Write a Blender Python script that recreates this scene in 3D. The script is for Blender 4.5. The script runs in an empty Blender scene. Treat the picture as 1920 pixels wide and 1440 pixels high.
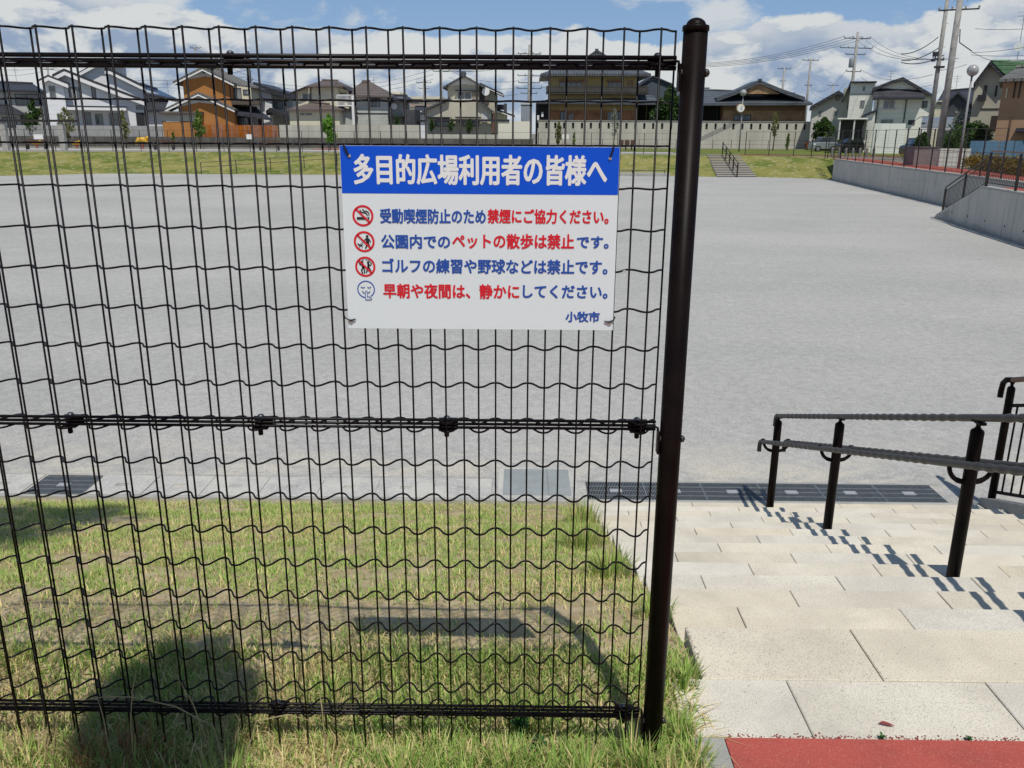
import bpy, math, random
import numpy as np
from mathutils import Vector, Matrix
random.seed(7)
RNG = np.random.default_rng(11)
sc = bpy.context.scene
col = sc.collection
R = math.radians

# ------------------------------------------------------------------ camera
CF, CP, CR, CQ, EZ = 1592.09, .2871, .006, -.0091, 1.576
_R = Vector((math.cos(CQ), -math.sin(CQ), 0)); _F0 = Vector((math.sin(CQ), math.cos(CQ), 0)); _Z = Vector((0, 0, 1))
_F = _F0*math.cos(CP) - _Z*math.sin(CP); _U = _F0*math.sin(CP) + _Z*math.cos(CP)
_R2 = _R*math.cos(CR) + _U*math.sin(CR); _U2 = -_R*math.sin(CR) + _U*math.cos(CR)
cam_d = bpy.data.cameras.new('camera'); cam = bpy.data.objects.new('camera', cam_d); col.objects.link(cam)
cam_d.sensor_width = 36; cam_d.lens = 36*CF/1920; cam_d.clip_start = .05; cam_d.clip_end = 5000
M3 = Matrix((_R2, _U2, -_F)).transposed().to_4x4(); M3.translation = Vector((0, 0, EZ)); cam.matrix_world = M3
sc.camera = cam

# ------------------------------------------------------------------ sun, sky, exposure
SUN = Vector((.126, -.5, 1.0)).normalized()
sd = bpy.data.lights.new('sun', 'SUN'); sd.energy = 3.6; sd.angle = R(.55); sd.color = (1, .95, .865)
so = bpy.data.objects.new('sun', sd); col.objects.link(so); so.rotation_euler = SUN.to_track_quat('Z', 'Y').to_euler()
w = bpy.data.worlds.new('World'); sc.world = w; w.use_nodes = True
sc.view_settings.view_transform = 'Standard'; sc.view_settings.look = 'None'
sc.view_settings.exposure = 0.0; sc.view_settings.gamma = 1; sc.view_settings.use_curve_mapping = False


class NT:
    """tiny node-expression helper"""
    def __init__(s, tree): s.t = tree; s.n = tree.nodes; s.l = tree.links
    def new(s, typ, **k):
        n = s.n.new(typ)
        for a, b in k.items(): setattr(n, a, b)
        return n
    def put(s, sock, v):
        if hasattr(v, 'is_output') or isinstance(v, bpy.types.NodeSocket): s.l.new(v, sock)
        else:
            try: sock.default_value = v
            except Exception:
                sock.default_value = tuple(v) + (1,) if len(v) == 3 else v
    def m(s, op, a, b=None, c=None, clamp=False):
        n = s.new('ShaderNodeMath', operation=op); n.use_clamp = clamp; s.put(n.inputs[0], a)
        if b is not None: s.put(n.inputs[1], b)
        if c is not None: s.put(n.inputs[2], c)
        return n.outputs[0]
    def vm(s, op, a, b=None):
        n = s.new('ShaderNodeVectorMath', operation=op); s.put(n.inputs[0], a)
        if b is not None: s.put(n.inputs[1], b)
        return n.outputs[0]
    def noise(s, vec, scale, detail=4, rough=.55, dist=0):
        n = s.new('ShaderNodeTexNoise'); s.put(n.inputs['Vector'], vec); n.inputs['Scale'].default_value = scale
        n.inputs['Detail'].default_value = detail; n.inputs['Roughness'].default_value = rough; n.inputs['Distortion'].default_value = dist
        return n.outputs['Fac']
    def mix(s, f, a, b):
        n = s.new('ShaderNodeMix', data_type='RGBA'); s.put(n.inputs[0], f); s.put(n.inputs[6], a); s.put(n.inputs[7], b)
        return n.outputs[2]
    def smooth(s, v, lo, hi, a=0., b=1.):
        n = s.new('ShaderNodeMapRange', interpolation_type='SMOOTHSTEP'); s.put(n.inputs[0], v)
        n.inputs[1].default_value = lo; n.inputs[2].default_value = hi; n.inputs[3].default_value = a; n.inputs[4].default_value = b
        return n.outputs[0]
    def ramp(s, v, pts, interp='LINEAR'):
        n = s.new('ShaderNodeValToRGB'); s.put(n.inputs[0], v); e = n.color_ramp.elements; n.color_ramp.interpolation = interp
        while len(e) < len(pts): e.new(.5)
        for i, (p, c) in enumerate(pts):
            e[i].position = p; e[i].color = (c, c, c, 1) if isinstance(c, (int, float)) else tuple(c)+(1,)
        return n.outputs[0]


def rgb(r, g, b):
    f = lambda c: (c/255/12.92) if c/255 <= .04045 else ((c/255+.055)/1.055)**2.4
    return (f(r), f(g), f(b))


N = NT(w.node_tree); w.node_tree.nodes.clear()
sky = N.new('ShaderNodeTexSky', sky_type='NISHITA'); sky.sun_disc = False
sky.sun_elevation = math.asin(SUN.z); sky.sun_rotation = math.atan2(SUN.x, SUN.y)
sky.air_density = 1.0; sky.dust_density = .35; sky.ozone_density = 3.0; sky.altitude = 30
tc = N.new('ShaderNodeTexCoord').outputs['Generated']
sep = N.new('ShaderNodeSeparateXYZ'); N.l.new(tc, sep.inputs[0]); dx, dy, dz = sep.outputs
az = N.m('ARCTAN2', dx, dy); el = N.m('ARCSINE', dz)
# top of the far cumulus bank as a function of azimuth (radians from the view's north)
BANK = [(-3.14, .13), (-1.2, .12), (-.518, .150), (-.45, .140), (-.376, .118), (-.311, .108), (-.218, .106), (-.104, .101), (.041, .104), (.087, .102),
        (.11, .088), (.157, .092), (.201, .104), (.292, .118), (.345, .107), (.395, .110), (.43, .124), (.50, .128), (1.2, .12), (3.14, .13)]
top = N.ramp(N.m('DIVIDE', N.m('ADD', az, math.pi), 2*math.pi), [((a+math.pi)/(2*math.pi), v*4) for a, v in BANK])
top = N.m('MULTIPLY', top, .25)
cv = N.new('ShaderNodeCombineXYZ'); N.put(cv.inputs[0], N.m('MULTIPLY', dx, 1.0)); N.put(cv.inputs[1], dy); N.put(cv.inputs[2], N.m('MULTIPLY', dz, 2.1)); cvo = cv.outputs[0]
n1 = N.noise(cvo, 9, 7, .58, .2)
n1b = N.noise(N.vm('ADD', cvo, (0, 0, .035)), 9, 7, .58, .2)
n2 = N.noise(cvo, 24, 6, .6, .3)
n3 = N.noise(N.vm('ADD', cvo, (3.1, 1.7, .4)), 5, 3, .5, 0)
edge = N.m('ADD', N.m('SUBTRACT', top, el), N.m('ADD', N.m('MULTIPLY', N.m('SUBTRACT', n1, .5), .055), N.m('MULTIPLY', N.m('SUBTRACT', n2, .5), .022)))
bank = N.smooth(edge, -.002, .004)
hi = N.m('MULTIPLY', N.smooth(N.noise(N.vm('ADD', cvo, (7.3, 2.2, 1.9)), 7, 6, .6, .3), .53, .66), .85)
mask = N.m('MAXIMUM', bank, hi)
# light and dark inside the clouds: sunlit billows, blue-grey undersides
grad = N.m('ADD', N.m('SUBTRACT', n1, n1b), .0)
sh = N.smooth(N.m('ADD', N.m('MULTIPLY', grad, 2.2), N.m('ADD', N.m('MULTIPLY', N.m('SUBTRACT', n3, .5), 1.2), N.m('MULTIPLY', N.m('SUBTRACT', n2, .5), .55))), -.26, .10)
rim = N.smooth(edge, .0, .03, 1., 0.)
sh = N.m('MAXIMUM', sh, N.m('MULTIPLY', rim, .85))
K = 9.2
cw = tuple(c*K for c in rgb(228, 232, 233)); cg = tuple(c*K for c in rgb(158, 178, 205))
ccol = N.mix(sh, cg, cw)
blue = N.mix(N.smooth(el, 0, .5), tuple(c*K for c in rgb(146, 184, 230)), tuple(c*K for c in rgb(84, 118, 162)))
skyc = N.mix(N.smooth(el, .1, .5, .72, .9), sky.outputs[0], blue)
final = N.mix(mask, skyc, ccol)
hz = N.smooth(el, .0, .05, .45, 0.)
final = N.mix(hz, final, tuple(c*K for c in rgb(192, 208, 226)))
below = N.smooth(el, -.02, 0.)
final = N.mix(below, (.9, .9, .9), final)
bg = N.new('ShaderNodeBackground'); N.put(bg.inputs[0], final); bg.inputs[1].default_value = .092
wo = N.new('ShaderNodeOutputWorld'); N.l.new(bg.outputs[0], wo.inputs[0])


# ------------------------------------------------------------------ helpers
FRAME = None                                     # a building's own axes: (origin, along, away, distance)
def face(px, Y, turn=1.0):
    """stand the next building square to the line of sight (turn = 1) or to the street grid (turn = 0)"""
    global FRAME
    FRAME = None; c = at(px, 250, Y); g = math.atan2(c.x, c.y)*turn
    FRAME = (Vector((c.x, c.y, 0)), Vector((math.cos(g), -math.sin(g), 0)), Vector((math.sin(g), math.cos(g), 0)), Y)
def unface():
    global FRAME
    FRAME = None
def world(v):
    if FRAME is None: return Vector(v)
    c, t, d, Y0 = FRAME; return c+t*v[0]+d*(v[1]-Y0)+Vector((0, 0, v[2]))
def at(px, py, Y):
    d = _F + _R2*((px-960)/CF) + _U2*((720-py)/CF)
    if FRAME is None: return Vector((0, 0, EZ)) + d*(Y/d.y)
    c, t, dd, Y0 = FRAME; o = Vector((0, 0, EZ)); k = ((c+dd*(Y-Y0)-o).dot(dd))/d.dot(dd); p = o+d*k
    return Vector(((p-c).dot(t), Y, p.z))


def X_(px, Y, py=250): return at(px, py, Y).x
def Z_(py, Y, px=960): return at(px, py, Y).z


MATS = {}
def mat(name, c1, c2=None, scale=4, rough=.7, bump=0, bscale=60, spec=.4, metal=0, detail=4, contrast=(.35, .65),
        speck=None, sscale=200, samt=.5, rnd=0, stretch=None, coat=0, stain=0):
    if name in MATS: return MATS[name]
    m = bpy.data.materials.new(name); m.use_nodes = True; T = NT(m.node_tree)
    b = T.n['Principled BSDF']; g = T.new('ShaderNodeNewGeometry').outputs['Position']
    v = g
    if stretch: v = T.vm('MULTIPLY', g, stretch)
    c = tuple(c1)+(1,)
    if c2 is not None:
        c = T.mix(T.smooth(T.noise(v, scale, detail, .6), *contrast), c1, c2)
    if speck is not None:
        c = T.mix(T.m('MULTIPLY', T.smooth(T.noise(g, sscale, 2, .6), .54, .62), samt), c, speck)
    if stain:
        c = T.mix(T.m('MULTIPLY', T.smooth(T.noise(g, 1.7, 5, .7, .4), .5, .75), stain), c, tuple(x*.62 for x in c1))
    if rnd:
        oi = T.new('ShaderNodeObjectInfo').outputs['Random']
        hsv = T.new('ShaderNodeHueSaturation'); T.put(hsv.inputs['Color'], c); T.put(hsv.inputs['Value'], T.m('ADD', T.m('MULTIPLY', oi, 2*rnd), 1-rnd)); c = hsv.outputs[0]
        T.put(hsv.inputs['Saturation'], T.m('ADD', T.m('MULTIPLY', T.m('FRACT', T.m('MULTIPLY', oi, 7.3)), .5), .75))
    T.put(b.inputs['Base Color'], c)
    b.inputs['Roughness'].default_value = rough; b.inputs['Metallic'].default_value = metal
    b.inputs['Specular IOR Level'].default_value = spec
    if coat: b.inputs['Coat Weight'].default_value = coat; b.inputs['Coat Roughness'].default_value = .15
    if bump:
        bn = T.new('ShaderNodeBump'); bn.inputs['Strength'].default_value = min(1, bump); bn.inputs['Distance'].default_value = .6/bscale
        T.put(bn.inputs['Height'], T.noise(g, bscale, 4, .65)); T.l.new(bn.outputs[0], b.inputs['Normal'])
    MATS[name] = m
    return m


def stripes(name, c1, c2, period, axis='Z', duty=.12, rough=.7, var=None, depth=.01, spec=.3):
    """boarded / tiled surface: fine relief lines too small at this distance to be pieces"""
    if name in MATS: return MATS[name]
    m = bpy.data.materials.new(name); m.use_nodes = True; T = NT(m.node_tree); b = T.n['Principled BSDF']
    g = T.new('ShaderNodeNewGeometry').outputs['Position']; s = T.new('ShaderNodeSeparateXYZ'); T.l.new(g, s.inputs[0])
    a = {'X': 0, 'Y': 1, 'Z': 2}[axis]
    fr = T.m('FRACT', T.m('DIVIDE', s.outputs[a], period))
    line = T.m('SUBTRACT', 1.0, T.smooth(T.m('PINGPONG', fr, .5), 0, duty))
    base = T.mix(T.smooth(T.noise(g, .9, 5, .65), .35, .7), c1, var or tuple(x*.82 for x in c1))
    T.put(b.inputs['Base Color'], T.mix(line, base, c2)); b.inputs['Roughness'].default_value = rough; b.inputs['Specular IOR Level'].default_value = spec
    bn = T.new('ShaderNodeBump'); bn.inputs['Strength'].default_value = .8; bn.inputs['Distance'].default_value = depth; bn.invert = True
    T.put(bn.inputs['Height'], line); T.l.new(bn.outputs[0], b.inputs['Normal'])
    MATS[name] = m
    return m


def glass_mat(name, c, rough=.08):
    return mat(name, c, tuple(x*2.2+.01 for x in c), scale=.8, rough=rough, spec=.9)


class MB:
    def __init__(s): s.v = []; s.f = []
    def add(s, vs, fs):
        o = len(s.v); s.v += [tuple(v) for v in vs]; s.f += [tuple(i+o for i in f) for f in fs]; return s
    def box(s, a, b):
        x0, y0, z0 = a; x1, y1, z1 = b
        x0, x1 = min(x0, x1), max(x0, x1); y0, y1 = min(y0, y1), max(y0, y1); z0, z1 = min(z0, z1), max(z0, z1)
        return s.add([(x0, y0, z0), (x1, y0, z0), (x1, y1, z0), (x0, y1, z0), (x0, y0, z1), (x1, y0, z1), (x1, y1, z1), (x0, y1, z1)],
                     [(0, 3, 2, 1), (4, 5, 6, 7), (0, 1, 5, 4), (1, 2, 6, 5), (2, 3, 7, 6), (3, 0, 4, 7)])
    def prismY(s, pts, y0, y1):
        """polygon of (x,z) extruded from y0 to y1"""
        n = len(pts)
        a = sum(pts[i][0]*pts[(i+1) % n][1]-pts[(i+1) % n][0]*pts[i][1] for i in range(n))
        if a < 0: pts = pts[::-1]
        vs = [(x, y0, z) for x, z in pts]+[(x, y1, z) for x, z in pts]
        fs = [tuple(range(n)), tuple(range(2*n-1, n-1, -1))]+[(i+n, (i+1) % n+n, (i+1) % n, i) for i in range(n)]
        return s.add(vs, fs)
    def tube(s, pts, r, n=8, caps=True, flat=None):
        pts = [Vector(p) for p in pts]; rs = r if isinstance(r, (list, tuple)) else [r]*len(pts)
        m = len(pts); t0 = (pts[1]-pts[0]).normalized()
        up = Vector((0, 0, 1)) if abs(t0.z) < .9 else Vector((1, 0, 0))
        a = t0.cross(up).normalized(); vs = []
        for i, p in enumerate(pts):
            t = (pts[min(i+1, m-1)]-pts[max(i-1, 0)]).normalized()
            a = (a-t*a.dot(t)).normalized(); b = t.cross(a)
            for k in range(n):
                g = 2*math.pi*k/n; vs.append(p+(a*math.cos(g)+b*math.sin(g))*rs[i])
        fs = [(i*n+k, i*n+(k+1) % n, (i+1)*n+(k+1) % n, (i+1)*n+k) for i in range(m-1) for k in range(n)]
        if caps: fs += [tuple(range(n-1, -1, -1)), tuple((m-1)*n+k for k in range(n))]
        return s.add(vs, fs)
    def lathe(s, c, prof, n=16, axis='Z'):
        vs = []
        for r, h in prof:
            for k in range(n):
                g = 2*math.pi*k/n; x, y = r*math.cos(g), r*math.sin(g)
                p = {'Z': (x, y, h), 'Y': (x, h, y), 'X': (h, x, y)}[axis]
                vs.append((c[0]+p[0], c[1]+p[1], c[2]+p[2]))
        m = len(prof)
        fs = [(i*n+k, i*n+(k+1) % n, (i+1)*n+(k+1) % n, (i+1)*n+k) for i in range(m-1) for k in range(n)]
        fs += [tuple(range(n-1, -1, -1)), tuple((m-1)*n+k for k in range(n))]
        return s.add(vs, fs)
    def mesh(s, name, m, smooth=False):
        me = bpy.data.meshes.new(name); me.from_pydata(s.v, [], s.f); me.materials.append(m)
        if smooth: me.polygons.foreach_set('use_smooth', [True]*len(me.polygons))
        me.update(); return me


def tag(o, label=None, cat=None, group=None, kind=None):
    if label: o['label'] = label
    if cat: o['category'] = cat
    if group: o['group'] = group
    if kind: o['kind'] = kind
    return o


def thing(name, label, cat, loc=(0, 0, 0), group=None, kind=None):
    o = bpy.data.objects.new(name, None); col.objects.link(o); o.location = world(loc); o.empty_display_size = .2
    return tag(o, label, cat, group, kind)


def ob(name, mb, m, parent=None, smooth=False, local=False, bevel=0, loc=None):
    if FRAME is not None and isinstance(mb, MB) and not local: mb.v = [tuple(world(v)) for v in mb.v]
    me = mb if isinstance(mb, bpy.types.Mesh) else mb.mesh(name, m, smooth)
    o = bpy.data.objects.new(name, me); col.objects.link(o)
    if parent is not None:
        o.parent = parent
        if not local and parent.type == 'EMPTY': o.location = -Vector(parent.location)
    if loc is not None: o.location = loc
    if bevel:
        bm = o.modifiers.new('bevel', 'BEVEL'); bm.width = bevel; bm.segments = 2; bm.limit_method = 'ANGLE'
    if smooth:
        try: me.shade_smooth_by_angle = None
        except Exception: pass
    return o


def copy_tree(o, parent=None):
    c = o.copy(); col.objects.link(c)
    if parent: c.parent = parent
    for ch in list(o.children): copy_tree(ch, c)
    return c


def struct(name, mb, m, **k): return tag(ob(name, mb, m, **k), kind='structure')
def vnoise(x, y, s, seed=0):
    r = np.random.default_rng(seed); t = r.random((64, 64)); x = x*s; y = y*s
    xi = np.floor(x).astype(int); yi = np.floor(y).astype(int); fx = x-xi; fy = y-yi
    fx = fx*fx*(3-2*fx); fy = fy*fy*(3-2*fy); g = lambda a, b: t[a % 64, b % 64]
    return (g(xi, yi)*(1-fx)+g(xi+1, yi)*fx)*(1-fy)+(g(xi, yi+1)*(1-fx)+g(xi+1, yi+1)*fx)*fy


# ------------------------------------------------------------------ materials
M_gravel = None
def gravel_mat():
    m = bpy.data.materials.new('grey_gravel'); m.use_nodes = True; T = NT(m.node_tree); b = T.n['Principled BSDF']
    g = T.new('ShaderNodeNewGeometry').outputs['Position']
    st = T.vm('MULTIPLY', g, (.6, 1, 1))
    c = T.mix(T.smooth(T.noise(st, .22, 7, .62, .3), .3, .7), (.372, .368, .352), (.436, .428, .406))
    c = T.mix(T.m('MULTIPLY', T.smooth(T.noise(st, 1.1, 8, .75, .6), .57, .68), .40), c, (.51, .50, .475))
    c = T.mix(T.m('MULTIPLY', T.smooth(T.noise(st, 3.3, 6, .75, .8), .60, .70), .35), c, (.30, .29, .27))
    c = T.mix(T.smooth(T.noise(g, 9, 5, .8), .38, .62), T.vm('MULTIPLY', c, (.91, .91, .91)), T.vm('MULTIPLY', c, (1.07, 1.07, 1.07)))
    s3 = T.new('ShaderNodeSeparateXYZ'); T.l.new(g, s3.inputs[0])
    sand = T.m('MULTIPLY', T.smooth(s3.outputs[1], 6.8, 8.2, 1., 0.), T.smooth(T.noise(st, 1.9, 6, .7, .6), .44, .60)); c = T.mix(T.m('MULTIPLY', sand, .75), c, (.56, .52, .44))
    c = T.mix(T.smooth(T.noise(g, 60, 3, .7), .36, .64), T.vm('MULTIPLY', c, (.85, .85, .85)), T.vm('MULTIPLY', c, (1.12, 1.12, 1.12)))
    c = T.mix(T.m('MULTIPLY', T.smooth(T.noise(g, 26, 2, .5), .68, .73), .5), c, (.68, .66, .62))
    c = T.mix(T.m('MULTIPLY', T.smooth(T.noise(g, 34, 2, .5), .69, .74), .5), c, (.22, .21, .20))
    T.put(b.inputs['Base Color'], c); b.inputs['Roughness'].default_value = .95; b.inputs['Specular IOR Level'].default_value = .1
    bn = T.new('ShaderNodeBump'); bn.inputs['Strength'].default_value = .6; bn.inputs['Distance'].default_value = .012
    T.put(bn.inputs['Height'], T.noise(g, 60, 4, .7)); T.l.new(bn.outputs[0], b.inputs['Normal'])
    return m


M_gravel = gravel_mat()
M_soil = mat('dry_soil', (.52, .42, .26), (.38, .29, .16), scale=9, rough=.95, bump=.9, bscale=90, spec=.1, speck=(.42, .37, .28), sscale=70, samt=.6)
M_lawnfar = mat('bank_grass', (.265, .25, .08), (.125, .165, .035), scale=.55, rough=.95, bump=1, bscale=5, spec=.05, speck=(.40, .36, .20), sscale=2.2, samt=.6, detail=8, contrast=(.4, .62))
M_green = mat('green_lawn', (.11, .15, .035), (.17, .19, .06), scale=1.5, rough=.95, spec=.05)
M_dirt = mat('bare_ground', (.16, .15, .12), (.24, .23, .20), scale=.6, rough=.95, spec=.1)
M_granite = mat('cream_granite', (.73, .672, .55), (.61, .555, .455), scale=2.6, rough=.82, bump=.35, bscale=260, spec=.25, speck=(.32, .29, .25), sscale=230, samt=.62, rnd=.035, detail=7, stain=.55)
M_joint = mat('joint_mortar', (.42, .38, .31), rough=.95, spec=.1)
M_redpath = mat('red_rubber_paving', (.43, .09, .07), (.36, .08, .065), scale=6, rough=.9, bump=.6, bscale=240, spec=.2, speck=(.5, .16, .13), sscale=190, samt=.55)
def concrete_mat():
    m = bpy.data.materials.new('weathered_concrete'); m.use_nodes = True; T = NT(m.node_tree); b = T.n['Principled BSDF']
    g = T.new('ShaderNodeNewGeometry').outputs['Position']
    c = T.mix(T.smooth(T.noise(g, .8, 7, .65), .3, .7), (.54, .52, .47), (.46, .45, .42))
    run = T.noise(T.vm('MULTIPLY', g, (1, 1, .07)), 3.2, 5, .7); c = T.mix(T.m('MULTIPLY', T.smooth(run, .54, .70), .6), c, (.24, .24, .22))
    c = T.mix(T.m('MULTIPLY', T.smooth(T.noise(T.vm('MULTIPLY', g, (1, 1, .12)), 1.3, 4, .6), .58, .66), .35), c, (.62, .60, .55))
    c = T.mix(T.m('MULTIPLY', T.smooth(T.noise(T.vm('MULTIPLY', g, (.15, .15, 3)), 1.1, 5, .6), .60, .66), .4), c, (.30, .30, .28))
    s2 = T.new('ShaderNodeSeparateXYZ'); T.l.new(g, s2.inputs[0]); c = T.mix(T.m('MULTIPLY', T.smooth(T.m('ADD', s2.outputs[2], T.m('MULTIPLY', T.noise(g, 2, 4, .6), .5)), -1.12, -.85, .5, 0.), 1.0), c, (.22, .21, .18))
    T.put(b.inputs['Base Color'], c); b.inputs['Roughness'].default_value = .9; b.inputs['Specular IOR Level'].default_value = .15
    bn = T.new('ShaderNodeBump'); bn.inputs['Strength'].default_value = .4; bn.inputs['Distance'].default_value = .02; T.put(bn.inputs['Height'], T.noise(g, 25, 5, .7)); T.l.new(bn.outputs[0], b.inputs['Normal'])
    return m
M_concrete = concrete_mat()
M_kerb = mat('pale_kerb_concrete', (.42, .41, .38), (.32, .32, .30), scale=5, rough=.9, bump=.4, bscale=120, spec=.2, speck=(.2, .2, .2), sscale=150, samt=.3)
M_lid = mat('gutter_concrete', (.40, .40, .385), (.50, .49, .45), scale=3, rough=.9, bump=.4, bscale=70, spec=.2, speck=(.6, .58, .52), sscale=30, samt=.5)
M_galv = mat('galvanised_steel', (.24, .27, .29), (.32, .34, .35), scale=20, rough=.5, metal=.5, spec=.5)
M_hole_shade = mat('hole_shade', (.02, .02, .02), rough=1, spec=0)  # near-black colour holding the shade inside pits and holes
M_brown = mat('dark_brown_paint', (.0055, .0035, .0035), (.009, .0055, .005), scale=14, rough=.42, spec=.08, speck=(.022, .018, .016), sscale=160, samt=.12)
M_fence = mat('dark_brown_wire', (.006, .004, .005), rough=.38, spec=.2)
M_rail = mat('grey_brown_rail', (.060, .054, .052), (.048, .044, .043), scale=30, rough=.5, spec=.4)
M_redrail = mat('red_brown_rail', (.17, .085, .06), rough=.5)
M_farfence = mat('far_fence_paint', (.03, .024, .022), rough=.5)

# ------------------------------------------------------------------ setting: ground, playground, banks
PZ = -1.31
XL = .559                                        # left edge of the stone stairs
XR = 3.76                                        # right edge of the stone stairs
struct('playground', MB().add([(-90, 6.2, PZ), (40, 6.2, PZ), (40, 66, PZ), (-90, 66, PZ)], [(0, 1, 2, 3)]), M_gravel)
foot = [(-90, 48), (-60, 52), (-34.25, 57), (-29, 61.0), (-20.9, 61.2), (-12.7, 61.5), (10.5, 63), (13.9, 61.9), (16.75, 62.2), (20.3, 60.6), (21.2, 59)]
top_ = [(-90, 60), (-66, 63), (-40, 67.6), (-33, 69.3), (-24, 70.5), (-15.4, 71), (10.3, 71), (14.9, 69.9), (17.4, 70.1), (21.6, 67.4), (24.0, 62)]
b = MB(); n = len(foot); rows = 7
vs = []
for j in range(rows+1):
    t = j/rows; tt = t*t*(3-2*t)*.35+t*.65
    for (fx, fy), (tx, ty) in zip(foot, top_): vs.append((fx+(tx-fx)*t, fy+(ty-fy)*t, PZ-.02+(0-PZ+.02)*tt))
b.add(vs, [(j*n+i, j*n+i+1, (j+1)*n+i+1, (j+1)*n+i) for j in range(rows) for i in range(n-1)])
struct('far_bank', b, M_lawnfar, smooth=True)
# ground beyond the bank, terrace on the right, land to the horizon
b = MB()
for (ax, ay), (bx, by) in zip(top_[:-1], top_[1:]): b.add([(ax, ay, 0), (bx, by, 0), (bx, 72, 0), (ax, 72, 0)], [(0, 1, 2, 3)])
b.add([(-1500, 72, 0), (1500, 72, 0), (1500, 3000, 0), (-1500, 3000, 0)], [(0, 1, 2, 3)])
b.add([(-1500, -1500, 0), (-90, -1500, 0), (-90, 72, 0), (-1500, 72, 0)], [(0, 1, 2, 3)])
WB = lambda Y: 10.08+.163*Y                      # face of the near retaining wall
WA = lambda Y: 18.25+.128*(Y-37.7)               # face of the far retaining wall
b.add([(WA(27.9), 27.9, 0), (1500, 27.9, 0), (1500, 72, 0), (24, 72, 0), (24, 62, 0), (WA(59), 59, 0)], [(0, 1, 2, 3, 4, 5)])
b.add([(WB(-40), -40, 0), (1500, -40, 0), (1500, 27.9, 0), (WB(27.9), 27.9, 0)], [(0, 1, 2, 3)])
b.add([(-90, -1500, 0), (1500, -1500, 0), (1500, -40, 0), (-90, -40, 0)], [(0, 1, 2, 3)])
struct('ground', b, M_dirt)
# near verge and slope of soil that carries the grass
SY0 = 2.42
def slope_z(Y): return np.where(Y < SY0, 0., -.3325*(Y-SY0))
def soil(x0, x1, y0, y1, nx, ny, name):
    xs = np.linspace(x0, x1, nx); ys = np.linspace(y0, y1, ny); XX, YY = np.meshgrid(xs, ys)
    ZZ = np.maximum(slope_z(YY), PZ-.03)-.012+.02*(vnoise(XX+50, YY+50, 5, 3)-.5)+.01*(vnoise(XX+50, YY+50, 17, 4)-.5)
    v = np.stack([XX, YY, ZZ], -1).reshape(-1, 3)
    return v.tolist(), [(j*nx+i, j*nx+i+1, (j+1)*nx+i+1, (j+1)*nx+i) for j in range(ny-1) for i in range(nx-1)]
struct('grass_verge', MB().add(*soil(-8, XL-.015, .2, 6.34, 170, 130, 'v')), M_soil, smooth=True)
struct('outer_verge', MB().add(*soil(-90, -8.003, .2, 6.34, 40, 60, 'v')).add(*soil(XR+.14, 11.2, .2, 6.34, 30, 60, 'v')), M_soil, smooth=True)
struct('upper_ground', MB().add([(-90, -40, -.012), (WB(-40), -40, -.012), (WB(0.2), .2, -.012), (-90, .2, -.012)], [(0, 1, 2, 3)]), M_soil)
# red rubber path at the head of the stairs, with its kerb
struct('red_path', MB().box((.566, -6, -.06), (9, 1.948, .004)), M_redpath)
struct('kerb', MB().box((.478, -6, -.08), (.562, 1.94, .012)), M_kerb, bevel=.004)

# ------------------------------------------------------------------ stone stairs
stairs = thing('stone_stairs', None, None, (XL, 2.5, 0), kind='structure')
b = MB(); NY = lambda k: 2.497+.299*k            # nosing lines
b.box((.462, 1.95, -.3), (XR, NY(0)-.02, -.06))
for k in range(13): b.box((XL+.01, NY(k)-.05, -1.6), (XR-.01, NY(k+1)-.02, -.1*(k+1)-.06))
ob('stair_core', b, M_joint, stairs)
slab_mesh = {}
def slab(x0, x1, y0, y1, z, th=.1):
    g = .0016; key = (round(x1-x0, 3), round(y1-y0, 3), th)
    if key not in slab_mesh:
        L, D = x1-x0-2*g, y1-y0-2*g; e = .003
        m = MB()
        m.add([(0, 0, -th), (L, 0, -th), (L, D, -th), (0, D, -th), (0, 0, -e), (L, 0, -e), (L, D, -e), (0, D, -e), (e, e, 0), (L-e, e, 0), (L-e, D-e, 0), (e, D-e, 0)],
              [(0, 3, 2, 1), (0, 1, 5, 4), (1, 2, 6, 5), (2, 3, 7, 6), (3, 0, 4, 7), (4, 5, 9, 8), (5, 6, 10, 9), (6, 7, 11, 10), (7, 4, 8, 11), (8, 9, 10, 11)])
        slab_mesh[key] = m.mesh('stone_slab', M_granite)
    o = bpy.data.objects.new('stone_slab', slab_mesh[key]); col.objects.link(o); o.parent = stairs
    o.location = Vector((x0+g, y0+g, z+random.uniform(-.0015, .001)))-Vector(stairs.location)
def slab_row(y0, y1, z, first, start):
    xs = [start]+[x for x in [first+.5975*i for i in range(-1, 8)] if start+.12 < x < XR-.08]+[XR]
    for a, c in zip(xs[:-1], xs[1:]): slab(a, c, y0, y1, z)
slab_row(1.951, 2.215, 0, .812, .46)
slab_row(2.215, NY(0), 0, 1.107, XL)
for k in range(13): slab_row(NY(k), NY(k+1), -.1*(k+1), .812 if k % 2 == 0 else 1.107, XL)
b = MB()                                          # low concrete string wall along the right side
b.prismY([(XR+.003, 0.05), (XR+.12, .05), (XR+.12, -.3), (XR+.003, -.3)], 1.95, 2.5)
b.add([(x, y, z) for x in (XR+.003, XR+.12) for y, z in ((2.5, .05), (6.42, -1.25), (6.42, -1.5), (2.5, -1.5))],
      [(3, 2, 1, 0), (4, 5, 6, 7), (0, 1, 5, 4), (1, 2, 6, 5), (2, 3, 7, 6), (3, 0, 4, 7)])
ob('stair_kerb', b, M_kerb, stairs)

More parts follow.
